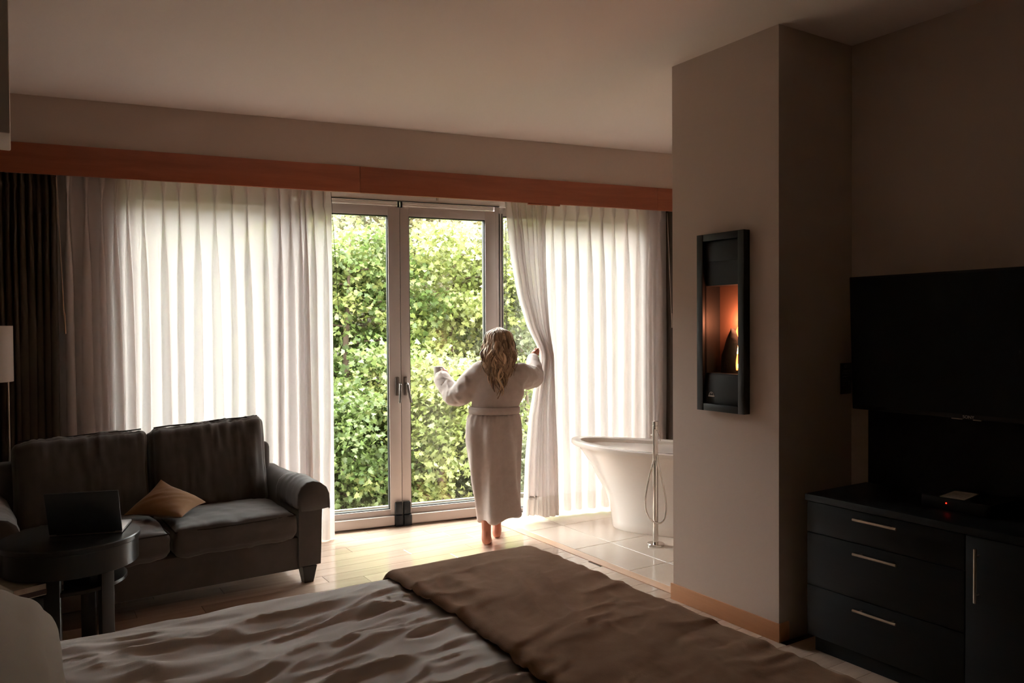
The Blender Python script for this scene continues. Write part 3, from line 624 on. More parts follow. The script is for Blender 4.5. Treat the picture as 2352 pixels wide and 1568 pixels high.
# ---- dresser
DX, DY0, DY1, DZ = 3.25, .86, 2.456, .76
drs = thing('dresser', (3.5, 1.66, 0), 'long black dresser with drawers, door and tall back panel under the television', 'dresser')
m = MB(); m.box(A([DX+.016, DY0, .07]), A([XR-.045, DY1, DZ-.034]), .002); m.build('body', 'black_wood', drs)
m = MB(); m.box(A([DX-.008, DY0-.01, DZ-.032]), A([XR-.045, DY1+.006, DZ]), .003); m.build('worktop', 'black_wood', drs)
m = MB(); m.box(A([DX+.02, DY0+.02, 0]), A([XR-.08, DY1-.035, .07])); m.build('plinth', 'black_wood', drs)
m = MB(); m.box(A([XR-.042, DY0, .0]), A([XR-.004, DY1-.004, 1.146]), .002); m.build('back_panel', 'black_wood', drs)
YD = 1.700
for za, zb, zh in ((.577, .724, .690), (.320, .573, .531), (.072, .316, .272)):
    m = MB(); m.box(A([DX, YD+.002, za]), A([DX+.018, DY1-.002, zb]), .0025); dw = m.build('drawer', 'black_wood', drs)
    m = MB(); hx = DX-.030; m.tube([(hx, 2.188, zh), (hx, 1.978, zh)], .0062, 12)
    for hy in (2.16, 2.006): m.tube([(hx, hy, zh), (DX+.002, hy, zh)], .004, 8)
    m.build('handle', 'brushed', dw)
for ya, yb, hy in ((1.282, YD-.002, 1.646), (DY0+.002, 1.278, .92)):
    m = MB(); m.box(A([DX, ya, .072]), A([DX+.018, yb, .724]), .0025); dw = m.build('door', 'black_wood', drs)
    m = MB(); hx = DX-.030; m.tube([(hx, hy, .465), (hx, hy, .682)], .0062, 12)
    for hz in (.495, .652): m.tube([(hx, hy, hz), (DX+.002, hy, hz)], .004, 8)
    m.build('handle', 'brushed', dw)
# ---- television
tv = thing('television', (3.60, 1.87, 1.153), 'large black flat-screen television mounted above the dresser', 'television')
tv.rotation_euler[1] = rad(-2.3)
m = MB(); m.box(A([0, -.578, 0]), A([.028, .578, .668]), .004); bz = m.build('body', 'black_plastic', tv, local=True)
m = MB(); m.box(A([-.0012, -.567, .022]), A([.0004, .567, .657])); m.build('screen', 'screen', tv, local=True, smooth=0)
m = MB(); m.box(A([.028, -.3, .12]), A([.06, .3, .5]), .01); m.build('rear_housing', 'black_plastic', tv, local=True)
m = MB(); m.box(A([.058, -.12, .2]), A([.18, .12, .42]), .005); m.build('wall_mount', 'dark_metal', tv, local=True)
for ya, yb in ((.075, .028), (-.020, -.055)):
    m = MB(); m.box(A([-.003, yb, -.003]), A([.006, ya, .0005])); m.build('chrome_strip', 'brushed', tv, local=True, smooth=0)
def text_mesh(name, body, size, m_, parent, M):
    c = bpy.data.curves.new(name, 'FONT'); c.body = body; c.size = size; c.extrude = size*.02; c.align_x = 'CENTER'
    t = bpy.data.objects.new(name, c); COL.objects.link(t); dg = bpy.context.evaluated_depsgraph_get(); me = bpy.data.meshes.new_from_object(t.evaluated_get(dg))
    bpy.data.objects.remove(t); me.transform(M); me.materials.clear(); me.materials.append(MATS[m_]); o = bpy.data.objects.new(name, me); COL.objects.link(o); o.parent = parent; return o
text_mesh('brand_lettering', 'SONY', .019, 'logo_silver', tv, Matrix.Translation((-.0018, .0, .004))@Matrix(((0, 0, -1, 0), (-1, 0, 0, 0), (0, 1, 0, 0), (0, 0, 0, 1))))
# ---- set-top box, leaflet
sb = thing('set_top_box', (3.56, 1.83, DZ), 'low black set-top box with a red standby light on the dresser', 'media box')
m = MB(); m.box(A([3.45, 1.70, DZ]), A([3.68, 2.00, DZ+.055]), .004); m.build('casing', 'black_plastic', sb)
m = MB(); m.box(A([3.4475, 1.884, DZ+.030]), A([3.451, 1.889, DZ+.035])); m.build('standby_light', 'led', sb, smooth=0)
lf = thing('leaflet', (3.545, 1.88, DZ+.055), 'small pale printed leaflet lying on the set-top box', 'leaflet', rad(8))
m = MB(); m.box(A([-.085, -.05, .0]), A([.085, .05, .003])); m.build('sheet', 'paper', lf, local=True, smooth=0)
m = MB()
for i in range(6): m.box(A([-.06+i*.02, -.04, .003]), A([-.055+i*.02, .03-.02*(i % 3 == 2), .0034]))
m.build('print_lines', 'print', lf, local=True, smooth=0)
# ---- hanging information card on the pier
cdx0, cdx1, cz0, cz1 = 3.684, 3.775, 1.213, 1.377
cr_ = thing('information_card', (3.73, YP0-.004, 1.295), 'small black information card fixed to the pier beside the television', 'card')
m = MB(); m.box(A([cdx0, YP0-.005, cz0]), A([cdx1, YP0-.0005, cz1]), .0008); m.build('card_body', 'card_black', cr_)
m = MB(); zz = YP0-.0056
for z, a, b in ((1.336, .018, .055), (1.332, .02, .052), (1.3335, .06, .078), (1.325, .012, .05), (1.319, .012, .068), (1.306, .014, .068), (1.302, .014, .05), (1.287, .014, .045), (1.278, .014, .05), (1.270, .014, .035), (1.258, .014, .045)):
    m.box(A([cdx0+a, zz, z]), A([cdx0+b, zz+.0008, z+.0022]))
m.box(A([cdx0+.064, zz, 1.276]), A([cdx0+.074, zz+.0008, 1.281])); m.box(A([cdx0+.064, zz, 1.267]), A([cdx0+.070, zz+.0008, 1.271])); m.build('print_lines', 'print', cr_, smooth=0)
m = MB(); ring_ = [(cdx0+.040+.008*math.cos(t), zz, 1.361+.008*math.sin(t)) for t in np.linspace(0, 2*np.pi, 17)]; m.tube(ring_, .0016, 6); m.build('emblem', 'print', cr_)
# ---- slim wall fireplace
fx0 = XP-.046; fy0, fy1, fz0, fz1 = 2.758, 3.086, 1.122, 2.072
fire = thing('wall_fireplace', (XP, 2.92, fz0), 'slim black wall fireplace with a burning flame on the pier', 'fireplace')
def fb(name, m_, x0, x1, ya, yb, za, zb, par=fire, bev=.002): q = MB(); q.box(A([x0, ya, za]), A([x1, yb, zb]), bev); return q.build(name, m_, par)
fb('frame_side', 'black_iron', fx0, XP, fy0, 2.798, fz0, fz1); fb('frame_side', 'black_iron', fx0, XP, 3.043, fy1, fz0, fz1)
fb('frame_top', 'black_iron', fx0+.002, XP, 2.798, 3.043, 2.035, fz1); fb('frame_bottom', 'black_iron', fx0+.002, XP, 2.798, 3.043, fz0, 1.160)
ix = fx0+.022
fb('upper_panel', 'panel_iron', ix, ix+.004, 2.80, 3.042, 1.925, 2.034); fb('lower_panel', 'panel_iron', ix, ix+.004, 2.80, 3.042, 1.161, 1.315)
fb('firebox_back', 'liner', XP+.085, XP+.090, 2.802, 3.048, 1.30, 1.84, bev=0); fb('firebox_side', 'black_iron', ix, XP+.085, 3.040, 3.048, 1.16, 2.03, bev=0); fb('firebox_side', 'black_iron', ix, XP+.085, 2.802, 2.806, 1.16, 2.03, bev=0)
fb('firebox_top', 'black_iron', ix+.004, XP+.085, 2.806, 3.04, 1.795, 1.926, bev=0); fb('firebox_floor', 'black_iron', ix+.004, XP+.085, 2.806, 3.04, 1.30, 1.325, bev=0)
fb('glass_front', 'fire_glass', ix+.005, ix+.007, 2.806, 3.04, 1.325, 1.80, bev=0)
m = MB(); rk = []
for z, hw in ((1.325, .085), (1.37, .082), (1.42, .070), (1.46, .058), (1.50, .046), (1.535, .026), (1.555, .010), (1.565, .003)):
    t = np.linspace(0, 2*np.pi, 14, endpoint=False); jit = 1+.16*noise3(np.cos(t)*2, np.sin(t)*2, z*14); rk.append(np.c_[XP+.050+.020*np.cos(t)*jit, 2.925-.01*(z-1.325)/.24+hw*np.sin(t)*jit, np.full(14, z)])
m.loft(rk); m.build('ember_rock', 'rock', fire)
def flame(c, h_, w, m_, seed, nm):
    q = MB(); rings = []
    for t in np.linspace(0, 1, 12):
        r0 = w*(math.sin(math.pi*min(t*1.05+.12, 1))**.8)*(1-.35*t)+.0008; an = np.linspace(0, 2*np.pi, 10, endpoint=False)
        cx, cy = c[0]+.004*math.sin(t*5+seed), c[1]+w*.7*math.sin(t*4.2+seed); rings.append(np.c_[cx+r0*.6*np.cos(an), cy+r0*np.sin(an), np.full(10, c[2]+h_*t)])
    q.loft(rings); return q.build(nm, m_, fire)
fl = flame((XP+.010, 2.836, 1.345), .20, .012, 'flame_core', .3, 'flame'); flame((XP+.012, 2.852, 1.345), .13, .009, 'flame', 2.1, 'flame'); flame((XP+.012, 2.822, 1.345), .15, .008, 'flame', 4.0, 'flame')
flame((XP+.068, 2.90, 1.40), .24, .030, 'flame', 1.0, 'flame'); flame((XP+.068, 2.86, 1.36), .22, .026, 'flame', 3.0, 'flame')
fl_l = bpy.data.lights.new('flame_light', 'POINT'); fl_l.energy = 5.0; fl_l.color = (1, .36, .19); fl_l.shadow_soft_size = .03; flo = bpy.data.objects.new('flame_light', fl_l); COL.objects.link(flo); flo.location = (XP+.045, 2.865, 1.60)
# maker's badge: a small peak over a banner
lc = A([ix-.0015, 3.00, 1.205]); m = MB(); arc = [(lc[0], lc[1]+.016*math.cos(t), lc[2]+.017*math.sin(t)) for t in np.linspace(0, math.pi, 12)]; m.tube(arc, .0022, 6)
m.box(lc+A([-.001, -.022, -.008]), lc+A([.002, .022, .000]), .0008); m.ball(lc+A([0, 0, .010]), .0035, 8, 5); m.build('badge', 'logo_silver', fire)

# ================================================================== BATH CORNER
tub = thing('bathtub', (4.315, 4.448, 0), 'white freestanding oval bathtub with flared rim on the tiles', 'bathtub', rad(-52.8))
NT = 72; tt = np.linspace(0, 2*np.pi, NT, endpoint=False)
def tub_ring(a, b, n, z, rise):
    c = np.sign(np.cos(tt))*np.abs(np.cos(tt))**(2/n); s_ = np.sign(np.sin(tt))*np.abs(np.sin(tt))**(2/n)
    return np.c_[a*c, b*s_, z+rise*c**2]
H0, RS = .643, .039; prof = [(0.0, .503, .250, 0, 2.37)]
rings = [tub_ring(.495, .242, 2.37, .0, 0), tub_ring(.503, .250, 2.37, .012, 0)]
for t in (.08, .2, .35, .5, .62, .74, .84, .91, .95):
    g = t**1.9; rings.append(tub_ring(.503+(.800-.503)*g, .250+(.345-.250)*g, 2.37-.37*t, .012+t*(H0-.045)/.95*.95, RS*g))
m = MB(); m.loft(rings+[tub_ring(.806, .350, 2.0, H0-.040, RS)], cap=True); m.build('body', 'enamel', tub, local=True)
m = MB(); m.loft([tub_ring(.806, .350, 2, H0-.042, RS), tub_ring(.830, .373, 2, H0-.040, RS), tub_ring(.838, .381, 2, H0-.030, RS), tub_ring(.838, .381, 2, H0-.006, RS), tub_ring(.832, .375, 2, H0, RS), tub_ring(.775, .318, 2, H0-.001, RS), tub_ring(.762, .305, 2, H0-.010, RS)], cap=False); m.build('rim', 'enamel', tub, local=True)
m = MB(); m.loft([tub_ring(.763, .306, 2, H0-.009, RS), tub_ring(.72, .29, 2.1, H0-.10, RS*.7), tub_ring(.62, .26, 2.2, H0-.28, RS*.3), tub_ring(.50, .22, 2.3, .20, 0), tub_ring(.42, .17, 2.3, .165, 0)], cap=False)
m.loft([tub_ring(.42, .17, 2.3, .165, 0), tub_ring(.02, .02, 2, .155, 0)], cap=False); m.build('basin', 'enamel', tub, local=True)
# floor-standing tap
fb0 = on_z(1506, 1252, 0); FX, FY = float(fb0[0]), float(fb0[1]); zt = .895
tap = thing('tub_faucet', (FX, FY, 0), 'tall chrome floor-standing tub faucet with looped shower hose', 'faucet')
m = MB(); m.lathe([(.062, 0), (.062, .014), (.058, .018), (.02, .019)], (FX, FY, 0), 36); m.build('base_plate', 'chrome', tap)
m = MB(); m.lathe([(.0195, .015), (.0195, .83), (.0175, .832)], (FX, FY, 0), 24); m.build('column', 'chrome', tap)
m = MB(); m.lathe([(.0205, .834), (.0205, .862), (.017, .864), (.017, .868), (.0205, .870), (.0205, zt), (.018, zt+.002)], (FX, FY, 0), 24); m.build('mixer_knob', 'chrome', tap)
rv = A([math.cos(CAM_YAW), -math.sin(CAM_YAW), 0]); fv = A([math.sin(CAM_YAW), math.cos(CAM_YAW), 0]); c0 = A([FX, FY, 0])
m = MB(); tdir = A([.56, .83, 0]); m.tube([c0+A([0, 0, .78]), c0+tdir*.08+A([0, 0, .78]), c0+tdir*.15+A([0, 0, .775])], .012, 14); m.build('spout', 'chrome', tap)
m = MB(); q = c0-rv*.012-fv*.030; m.tube([q+A([0, 0, .62]), q+A([0, 0, .66]), q+A([0, 0, .845])], [.008, .011, .012], 14); m.build('hand_shower', 'chrome', tap)
for zq in (.835, .64): m = MB(); m.tube([c0+A([0, 0, zq]), q+A([0, 0, zq])], .006, 8); m.build('bracket', 'chrome', tap)
m = MB(); q2 = c0+rv*.022; m.tube([q2+A([0, 0, .82]), q2+rv*.012+A([0, 0, .79]), q2+rv*.014+A([0, 0, .755])], [.005, .004, .003], 8); m.build('lever', 'chrome', tap)
hs = [(-.012, .63), (-.035, .56), (-.062, .45), (-.080, .34), (-.076, .26), (-.050, .20), (-.015, .172), (.030, .165), (.062, .20), (.072, .27), (.066, .36), (.045, .47), (.018, .58), (.004, .66)]
hp_ = np.array([c0+rv*a-fv*(.030+.006*math.sin(i))+A([0, 0, z]) for i, (a, z) in enumerate(hs)])
ti = np.linspace(0, len(hp_)-1, 90); hi_ = np.stack([np.interp(ti, np.arange(len(hp_)), hp_[:, k]) for k in range(3)], 1)
for _ in range(6): hi_[1:-1] = (hi_[:-2]+hi_[1:-1]*2+hi_[2:])/4
m = MB(); m.tube(hi_, .0062, 10); m.build('hose', 'chrome', tap)

# ================================================================== OUTSIDE
m = MB(); m.wbox(-2.2, 5.4, N_WALL+.16, 7.02, -.3, -.045); led = m.build('terrace_ledge', 'concrete'); tag(led, 'dark concrete ledge with a pale kerb outside the glass doors', 'ledge', kind='structure')
m = MB(); m.wbox(-2.2, 5.4, 6.86, 6.895, -.045, -.005, .003); m.build('kerb', 'kerb', led)
u = np.linspace(-14, 22, 90); v = np.linspace(7.0, 26, 60); Uu, Vv = np.meshgrid(u, v, indexing='ij'); d = Vv-7.0
Zz = -.75+.02*d+3.2*smooth01((d-3.5)/9)+4.4*smooth01((d-8)/9)+.5*fbm(Uu*.35, Vv*.35, 0, 4, 8)
G = WD[None, None]*Uu[..., None]+WN[None, None]*Vv[..., None]; G[..., 2] = Zz
hill = MB().grid(G).build('hillside', 'soil', smooth=180); tag(hill, 'wooded hillside rising outside the windows', 'hillside', kind='structure')
def ground_z(s, n): i = np.abs(u-s).argmin(); j = np.abs(v-n).argmin(); return float(Zz[i, j])
LEAF = np.array([(0, .38), (0, 0), (.20, .10), (.52, .22), (.34, .42), (.42, .66), (.17, .62), (0, 1.0), (-.17, .62), (-.42, .66), (-.34, .42), (-.52, .22), (-.20, .10)])
LT = [(0, i, i+1) for i in range(1, 12)]+[(0, 12, 1)]
def leaves(name, pos, size, tints, parent, rg, droop=.6):
    """a cloud of small lobed leaves, one mesh"""
    n = len(pos); k = len(LEAF)
    T = rg.normal(size=(n, 3)); T[:, 2] = -np.abs(T[:, 2])*droop-.15; T /= np.linalg.norm(T, axis=1)[:, None]
    B = np.cross(T, rg.normal(size=(n, 3))*.55+A([0, 0, 1.0])); B /= np.linalg.norm(B, axis=1)[:, None]; Nn = np.cross(B, T)
    sz = size*(.65+.7*rg.random(n)); cup = (LEAF[:, 0]**2)*.5-.15*(LEAF[:, 1])**2
    V = pos[:, None]+sz[:, None, None]*(LEAF[None, :, :1]*B[:, None]+LEAF[None, :, 1:]*T[:, None]+cup[None, :, None]*Nn[:, None])
    F = (np.array(LT)[None]+(np.arange(n)*k)[:, None, None]).reshape(-1, 3)
    me = bpy.data.meshes.new(name); V = V.reshape(-1, 3)-A(abs_loc(parent)); me.vertices.add(len(V)); me.vertices.foreach_set('co', V.ravel()); me.loops.add(F.size); me.loops.foreach_set('vertex_index', F.ravel().astype(np.int32))
    me.polygons.add(len(F)); me.polygons.foreach_set('loop_start', np.arange(0, F.size, 3, dtype=np.int32)); me.update(calc_edges=True)
    a = me.color_attributes.new('tint', 'FLOAT_COLOR', 'POINT'); c = np.repeat(np.c_[tints, np.ones(n)], k, 0); a.data.foreach_set('color', c.astype(np.float32).ravel())
    me.materials.append(MATS['leaf']); o = bpy.data.objects.new(name, me); COL.objects.link(o); o.parent = parent; o['kind'] = 'stuff'; return o
PAL = {'lime': ((.14, .17, .042), (.30, .30, .11)), 'green': ((.08, .12, .03), (.20, .23, .08)), 'gold': ((.105, .085, .042), (.20, .165, .085)), 'pale': ((.10, .115, .05), (.21, .21, .125))}
def tree(s, n, h, cr, nleaf, pal, seed, label, name='tree', group='trees and shrubs outside the windows', size=.085, low=.25, lean=0.0):
    rg = np.random.default_rng(seed); g = ground_z(s, n); base = wp(s, n, g)
    root = thing(name, tuple(base), label, 'tree' if name == 'tree' else 'shrub', group=group)
    k = 9; tz = np.linspace(-.1, h*.9, k); tr = [base+A([0, 0, z])+WD*(lean*z+.06*h*.2*math.sin(z*2+seed))+WN*.05*math.sin(z*1.6+seed*2) for z in tz]
    m = MB(); m.tube(tr, np.linspace(.035+.012*h, .012, k), 9); m.build('trunk', 'bark', root)
    pos = []; bm_ = MB(); nb = int((10+cr*7)*(2.2 if pal in ('gold', 'pale') and name == 'tree' else 1))
    for b in range(nb):
        zf = low+(1-low)*((b+rg.random())/nb); st = np.array([np.interp(zf*h*.9, tz, [q[c] for q in tr]) for c in range(3)])
        th = rg.random()*2*np.pi; ln = cr*(1.05-.65*abs(zf-.5))*(.7+.5*rg.random()); dr_ = A([math.cos(th), math.sin(th), .25-.1*rg.random()])
        pts = [st+dr_*ln*t+A([0, 0, -.18*ln*t*t]) for t in np.linspace(0, 1, 5)]; bm_.tube(pts, np.linspace(.016, .004, 5), 5)
        nc = int((1.25 if pal in ('gold', 'pale') and name == 'tree' else 1.7)*nleaf/nb); t = rg.random(nc)**.6; c = st+dr_*ln*t[:, None]; c[:, 2] -= .18*ln*t*t
        spray = rg.normal(size=(nc, 3))*A([.20, .20, .11])*(.6+cr*.35); pos.append(c+spray)
    bm_.build('branches', 'bark', root)
    pos = np.concatenate(pos); pos = pos[pos@WN > 7.25]; lo, hi = [A(q) for q in PAL[pal]]; cl = fbm(pos[:, 0]*1.3, pos[:, 1]*1.3, pos[:, 2]*1.3, 2, seed)*.9+.5+rg.normal(size=len(pos))*.22
    tint = lo+(hi-lo)*np.clip(cl, 0, 1)[:, None]; leaves('foliage', pos, size, tint, root, rg); return root
def vis(px, n): return px_s(px, n)
tree(vis(800, 10.2), 10.2, 3.7, 1.15, 6500, 'green', 1, 'leafy green maple outside, framed by the sofa-side door leaf', size=.072)
tree(vis(1040, 10.6), 10.6, 3.8, 1.15, 6500, 'lime', 2, 'bright lime maple outside, framed by the bathtub-side door leaf', size=.072)
tree(vis(960, 13.0), 13.0, 4.4, 1.5, 6000, 'gold', 3, 'golden-leaved tree up the slope behind the lime maple', size=.085)
tree(vis(820, 13.6), 13.6, 4.4, 1.5, 5500, 'pale', 4, 'pale green tree up the slope behind the green maple', size=.085)
tree(vis(1190, 11.0), 11.0, 3.8, 1.2, 6000, 'pale', 5, 'pale green maple outside beside the gathered curtain', size=.072)
tree(vis(1180, 14.0), 14.0, 4.4, 1.5, 5000, 'lime', 6, 'lime tree up the slope behind the pale maple', size=.085)
tree(vis(690, 11.0), 11.0, 3.8, 1.2, 5000, 'lime', 7, 'lime maple outside behind the open edge of the sofa-side sheer', size=.072)
tree(vis(560, 12.5), 12.5, 3.4, 1.4, 3500, 'green', 12, 'green tree outside the window behind the sofa', size=.085)
tree(vis(1330, 12.0), 12.0, 3.4, 1.3, 4000, 'green', 13, 'green tree outside the window behind the bathtub', size=.085)
tree(vis(300, 13.0), 13.0, 3.4, 1.5, 3000, 'pale', 14, 'pale tree outside the far sofa end of the window', size=.085)
tree(vis(1500, 13.0), 13.0, 3.4, 1.5, 3000, 'lime', 15, 'lime tree outside the far bath end of the window', size=.085)
for i, (px, n, h, cr, pal, lab) in enumerate([(790, 8.9, 1.7, .75, 'green', 'low green shrub by the ledge outside the sofa-side door leaf'), (900, 9.2, 2.0, .80, 'lime', 'lime shrub outside behind the meeting stiles of the doors'), (1010, 9.0, 2.0, .8, 'lime', 'lime shrub outside the bathtub-side door leaf, by the mug'),
        (1110, 9.3, 1.9, .8, 'pale', 'pale shrub outside beside the woman'), (1210, 9.2, 1.9, .8, 'lime', 'lime shrub outside behind the gathered curtain'), (700, 9.2, 1.9, .8, 'green', 'green shrub outside behind the sofa-side sheer'), (860, 11.6, 2.6, 1.1, 'gold', 'golden shrub up the slope outside the sofa-side door leaf'), (1075, 11.9, 2.6, 1.1, 'green', 'green shrub up the slope outside the bathtub-side door leaf')]):
    tree(vis(px, n), n, h, cr, 3600, pal, 40+i, lab, 'shrub', size=.062, low=.1)

# ================================================================== THE WOMAN
PD = 5.78
def pp(x, y, fw=0.0): return at_depth(x, y, PD+fw)
FW = A([math.sin(CAM_YAW), math.cos(CAM_YAW), 0]); RT = A([math.cos(CAM_YAW), -math.sin(CAM_YAW), 0]); UP = A([0, 0, 1.0])
def capsule(m, pts, rr_, seg=12, sub=5):
    """limb with rounded ends and smooth taper"""
    pts = np.array(pts, float); rr_ = np.array(rr_, float); ti = np.linspace(0, len(pts)-1, (len(pts)-1)*sub+1)
    P = np.stack([np.interp(ti, np.arange(len(pts)), pts[:, k]) for k in range(3)], 1); R_ = np.interp(ti, np.arange(len(pts)), rr_)
    for _ in range(2):
        if len(P) > 4: P[1:-1] = (P[:-2]+2*P[1:-1]+P[2:])/4
    d0 = (P[0]-P[1])/np.linalg.norm(P[0]-P[1]); d1 = (P[-1]-P[-2])/np.linalg.norm(P[-1]-P[-2])
    P = np.concatenate([[P[0]+d0*R_[0]*.95, P[0]+d0*R_[0]*.6], P, [P[-1]+d1*R_[-1]*.6, P[-1]+d1*R_[-1]*.95]]); R_ = np.concatenate([[R_[0]*.3, R_[0]*.8], R_, [R_[-1]*.8, R_[-1]*.3]])
    m.tube(P, R_, seg)
def oval(cx_l, cx_r, y, dp, n=40, fw=0.0, tilt=None):
    a, b = pp(cx_l, y, fw), pp(cx_r, y, fw); c = (a+b)/2; hw = np.linalg.norm(b-a)/2; t = np.linspace(0, 2*np.pi, n, endpoint=False)
    P = c+np.outer(np.cos(t)*hw, RT)+np.outer(np.sin(t)*dp, FW)
    if tilt is not None: P[:, 2] += tilt*np.cos(t)
    return P
B = MB()
# trunk, neck, head
B.loft([oval(1104, 1166, 1040, .09), oval(1095, 1172, 1000, .11), oval(1094, 1176, 970, .11), oval(1100, 1174, 935, .10), oval(1100, 1184, 880, .085, fw=.015), oval(1104, 1186, 854, .072, fw=.015), oval(1125, 1168, 840, .05, fw=.015)])
capsule(B, [pp(1146, 850, .02), pp(1145, 822, .02), pp(1144, 800, .025)], [.050, .050, .053])
hc = pp(1144, 790, .035)
th = np.linspace(.1, np.pi-.1, 18); an = np.linspace(0, 2*np.pi, 28, endpoint=False); rings = []
for t in th[::-1]:
    z = math.cos(t)*.115; w = math.sin(t)**.85; jaw = 1-.22*max(0, -z/.115)**1.3
    x = .073*w*np.cos(an)*jaw; y = .092*w*np.sin(an); y = np.where(y > 0, y*(1-.10*max(0, -z/.115)), y)
    y = y+np.exp(-((x/.013)**2))*(.022*math.exp(-((z+.012)/.020)**2)+.010*math.exp(-((z-.01)/.03)**2))*(np.sin(an) > .5)     # nose
    y = y-.010*np.exp(-(((np.abs(x)-.030)/.014)**2))*math.exp(-((z-.012)/.012)**2)*(np.sin(an) > .3)                              # eye sockets
    y = y+.005*np.exp(-((x/.022)**2))*math.exp(-((z+.052)/.010)**2)*(np.sin(an) > .5)                                             # lips
    rings.append(hc+np.outer(x, RT)+np.outer(y, FW)+UP*z)
B.loft(rings)
for sx in (-1, 1): B.ball(hc+RT*sx*.073+FW*-.005+UP*-.005, (.012, .016, .028), 10, 7)
# legs and feet
gl = A(on_z(1117, 1257, 0)); gl[2] = 0; gr = A(on_z(1141, 1237, 0)); gr[2] = 0
kneeL = pp(1117, 1105, .03); kneeR = pp(1150, 1105, .06)
heelL = gl+UP*.055+FW*.0; ballL = gl+FW*.135+UP*.022; ankL = gl+FW*.035+UP*.115
capsule(B, [pp(1112, 985), kneeL, kneeL*.45+ankL*.55-FW*.02, ankL+UP*.05, ankL], [.085, .058, .053, .036, .034])
capsule(B, [heelL+FW*.012, gl+FW*.055+UP*.052, ballL], [.034, .036, .038]); capsule(B, [ankL, heelL+FW*.01], [.034, .036])
for k, (dx, ln, r_) in enumerate(((.026, .05, .013), (.011, .05, .010), (-.002, .046, .009), (-.014, .041, .0085), (-.025, .034, .008))):
    b0 = ballL+RT*dx*.9; capsule(B, [b0-UP*.006, b0+FW*ln*.6-UP*.008, b0+FW*ln-UP*.012], [r_*1.2, r_, r_*.9], 8, 3)
heelR = gr+FW*.030+UP*.034; ballR = gr+FW*.185+UP*.022; ankR = gr+FW*.050+UP*.095
capsule(B, [pp(1148, 985), kneeR, kneeR*.45+ankR*.55-FW*.02, ankR+UP*.05, ankR], [.085, .058, .053, .036, .033])
capsule(B, [heelR, gr+FW*.095+UP*.034, ballR], [.034, .033, .036]); capsule(B, [ankR, heelR+UP*.01], [.033, .035])
for k, (dx, ln, r_) in enumerate(((-.026, .05, .013), (-.011, .05, .010), (.002, .046, .009), (.014, .041, .0085), (.025, .034, .008))):
    b0 = ballR+RT*dx*.9; capsule(B, [b0-UP*.006, b0+FW*ln*.6-UP*.009, b0+FW*ln-UP*.011], [r_*1.2, r_, r_*.9], 8, 3)
# arms
shL, elL, wrL = pp(1100, 852), pp(1050, 914, .05), pp(1020, 866, .185)
capsule(B, [shL, elL, wrL], [.050, .040, .027])
shR, elR, wrR = pp(1190, 852), pp(1226, 870, .24), pp(1225, 826, .445)
capsule(B, [shR, elR, wrR], [.050, .040, .027])
# left hand round the mug
mug_c = pp(1007, 853, .235); mug_r, mug_h = .036, .078
palm = pp(1022, 856, .225); capsule(B, [wrL, palm], [.026, .030])
def finger(pts, r_): capsule(B, pts, np.linspace(r_*1.08, r_*.85, len(pts)), 8, 4)
for k, (zz_, ln) in enumerate(((.024, 1.0), (.008, 1.08), (-.008, 1.02), (-.023, .86))):
    cc = mug_c+UP*zz_; k0 = palm+UP*zz_*.9+FW*.006
    arc_ = [cc+(RT*math.cos(a)+FW*math.sin(a))*(mug_r+.009) for a in np.linspace(rad(28), rad(28+78*ln), 4)]; finger([k0]+arc_, .0086)
arc_ = [mug_c+UP*.014+(RT*math.cos(a)-FW*math.sin(a))*(mug_r+.009) for a in np.linspace(rad(25), rad(62), 3)]; finger([palm+UP*.004-FW*.012]+arc_, .0098)
# right hand closed on the curtain edge
ph_ = pp(1227, 813, .475); capsule(B, [wrR, ph_], [.026, .030])
for k, (dz, ln) in enumerate(((.026, .95), (.009, 1.05), (-.008, 1.0), (-.024, .85))):
    k0 = ph_+UP*(dz+.016)+FW*.012; finger([ph_+UP*dz*.8, k0+RT*.008+FW*.022*ln, k0+RT*.030*ln+FW*.020*ln, k0+RT*.036*ln-FW*.004], .0088)
finger([ph_+UP*.0-FW*.010, ph_+UP*.026-FW*.012+RT*.010, ph_+UP*.040+RT*.026-FW*.004], .0098)
V, N_, F = remesh(B, 'body_tmp', .0052, 3, .5)
q = MB(); q.add(V, F); body = q.build('person', 'skin', smooth=180); tag(body, 'barefoot person in a white bathrobe seen from behind, holding a mug and a curtain', 'person')
# robe
Rb = MB()
rows_ = [(826, 1126, 1166, .060, .014), (831, 1112, 1178, .074, .014), (838, 1097, 1192, .088, .014), (850, 1089, 1200, .102, .014), (870, 1087, 1202, .114, .012), (900, 1088, 1202, .122, .008), (922, 1084, 1198, .120, 0), (936, 1080, 1192, .118, 0), (944, 1079, 1191, .117, 0),
         (953, 1075, 1194, .128, 0), (975, 1071, 1197, .142, 0), (1005, 1069, 1197, .150, 0), (1060, 1072, 1194, .152, 0.0), (1110, 1081, 1193, .158, -.012), (1150, 1091, 1195, .170, -.03), (1172, 1096, 1198, .182, -.042)]
rg_ = [oval(l, r_, y, d_, 56, fw) for y, l, r_, d_, fw in rows_]
last = oval(1099, 1199, 1184, .186, 56, -.046); t56 = np.linspace(0, 2*np.pi, 56, endpoint=False); last[:, 2] += .022*np.cos(t56)-.008
Rb.loft(rg_+[last])
capsule(Rb, [pp(1104, 850), pp(1078, 884, .03), pp(1049, 916, .06), pp(1030, 892, .13), pp(1016, 870, .185)], [.078, .085, .082, .068, .058], 18)
capsule(Rb, [pp(1188, 858), pp(1208, 866, .10), pp(1226, 866, .23), pp(1225, 843, .35), pp(1224, 826, .43)], [.085, .086, .076, .058, .044], 18)
V, N_, F = remesh(Rb, 'robe_tmp', .011, 5, .5)
lz = V[:, 2]; lx = (V-pp(1140, 940))@RT; lf_ = (V-pp(1140, 940))@FW
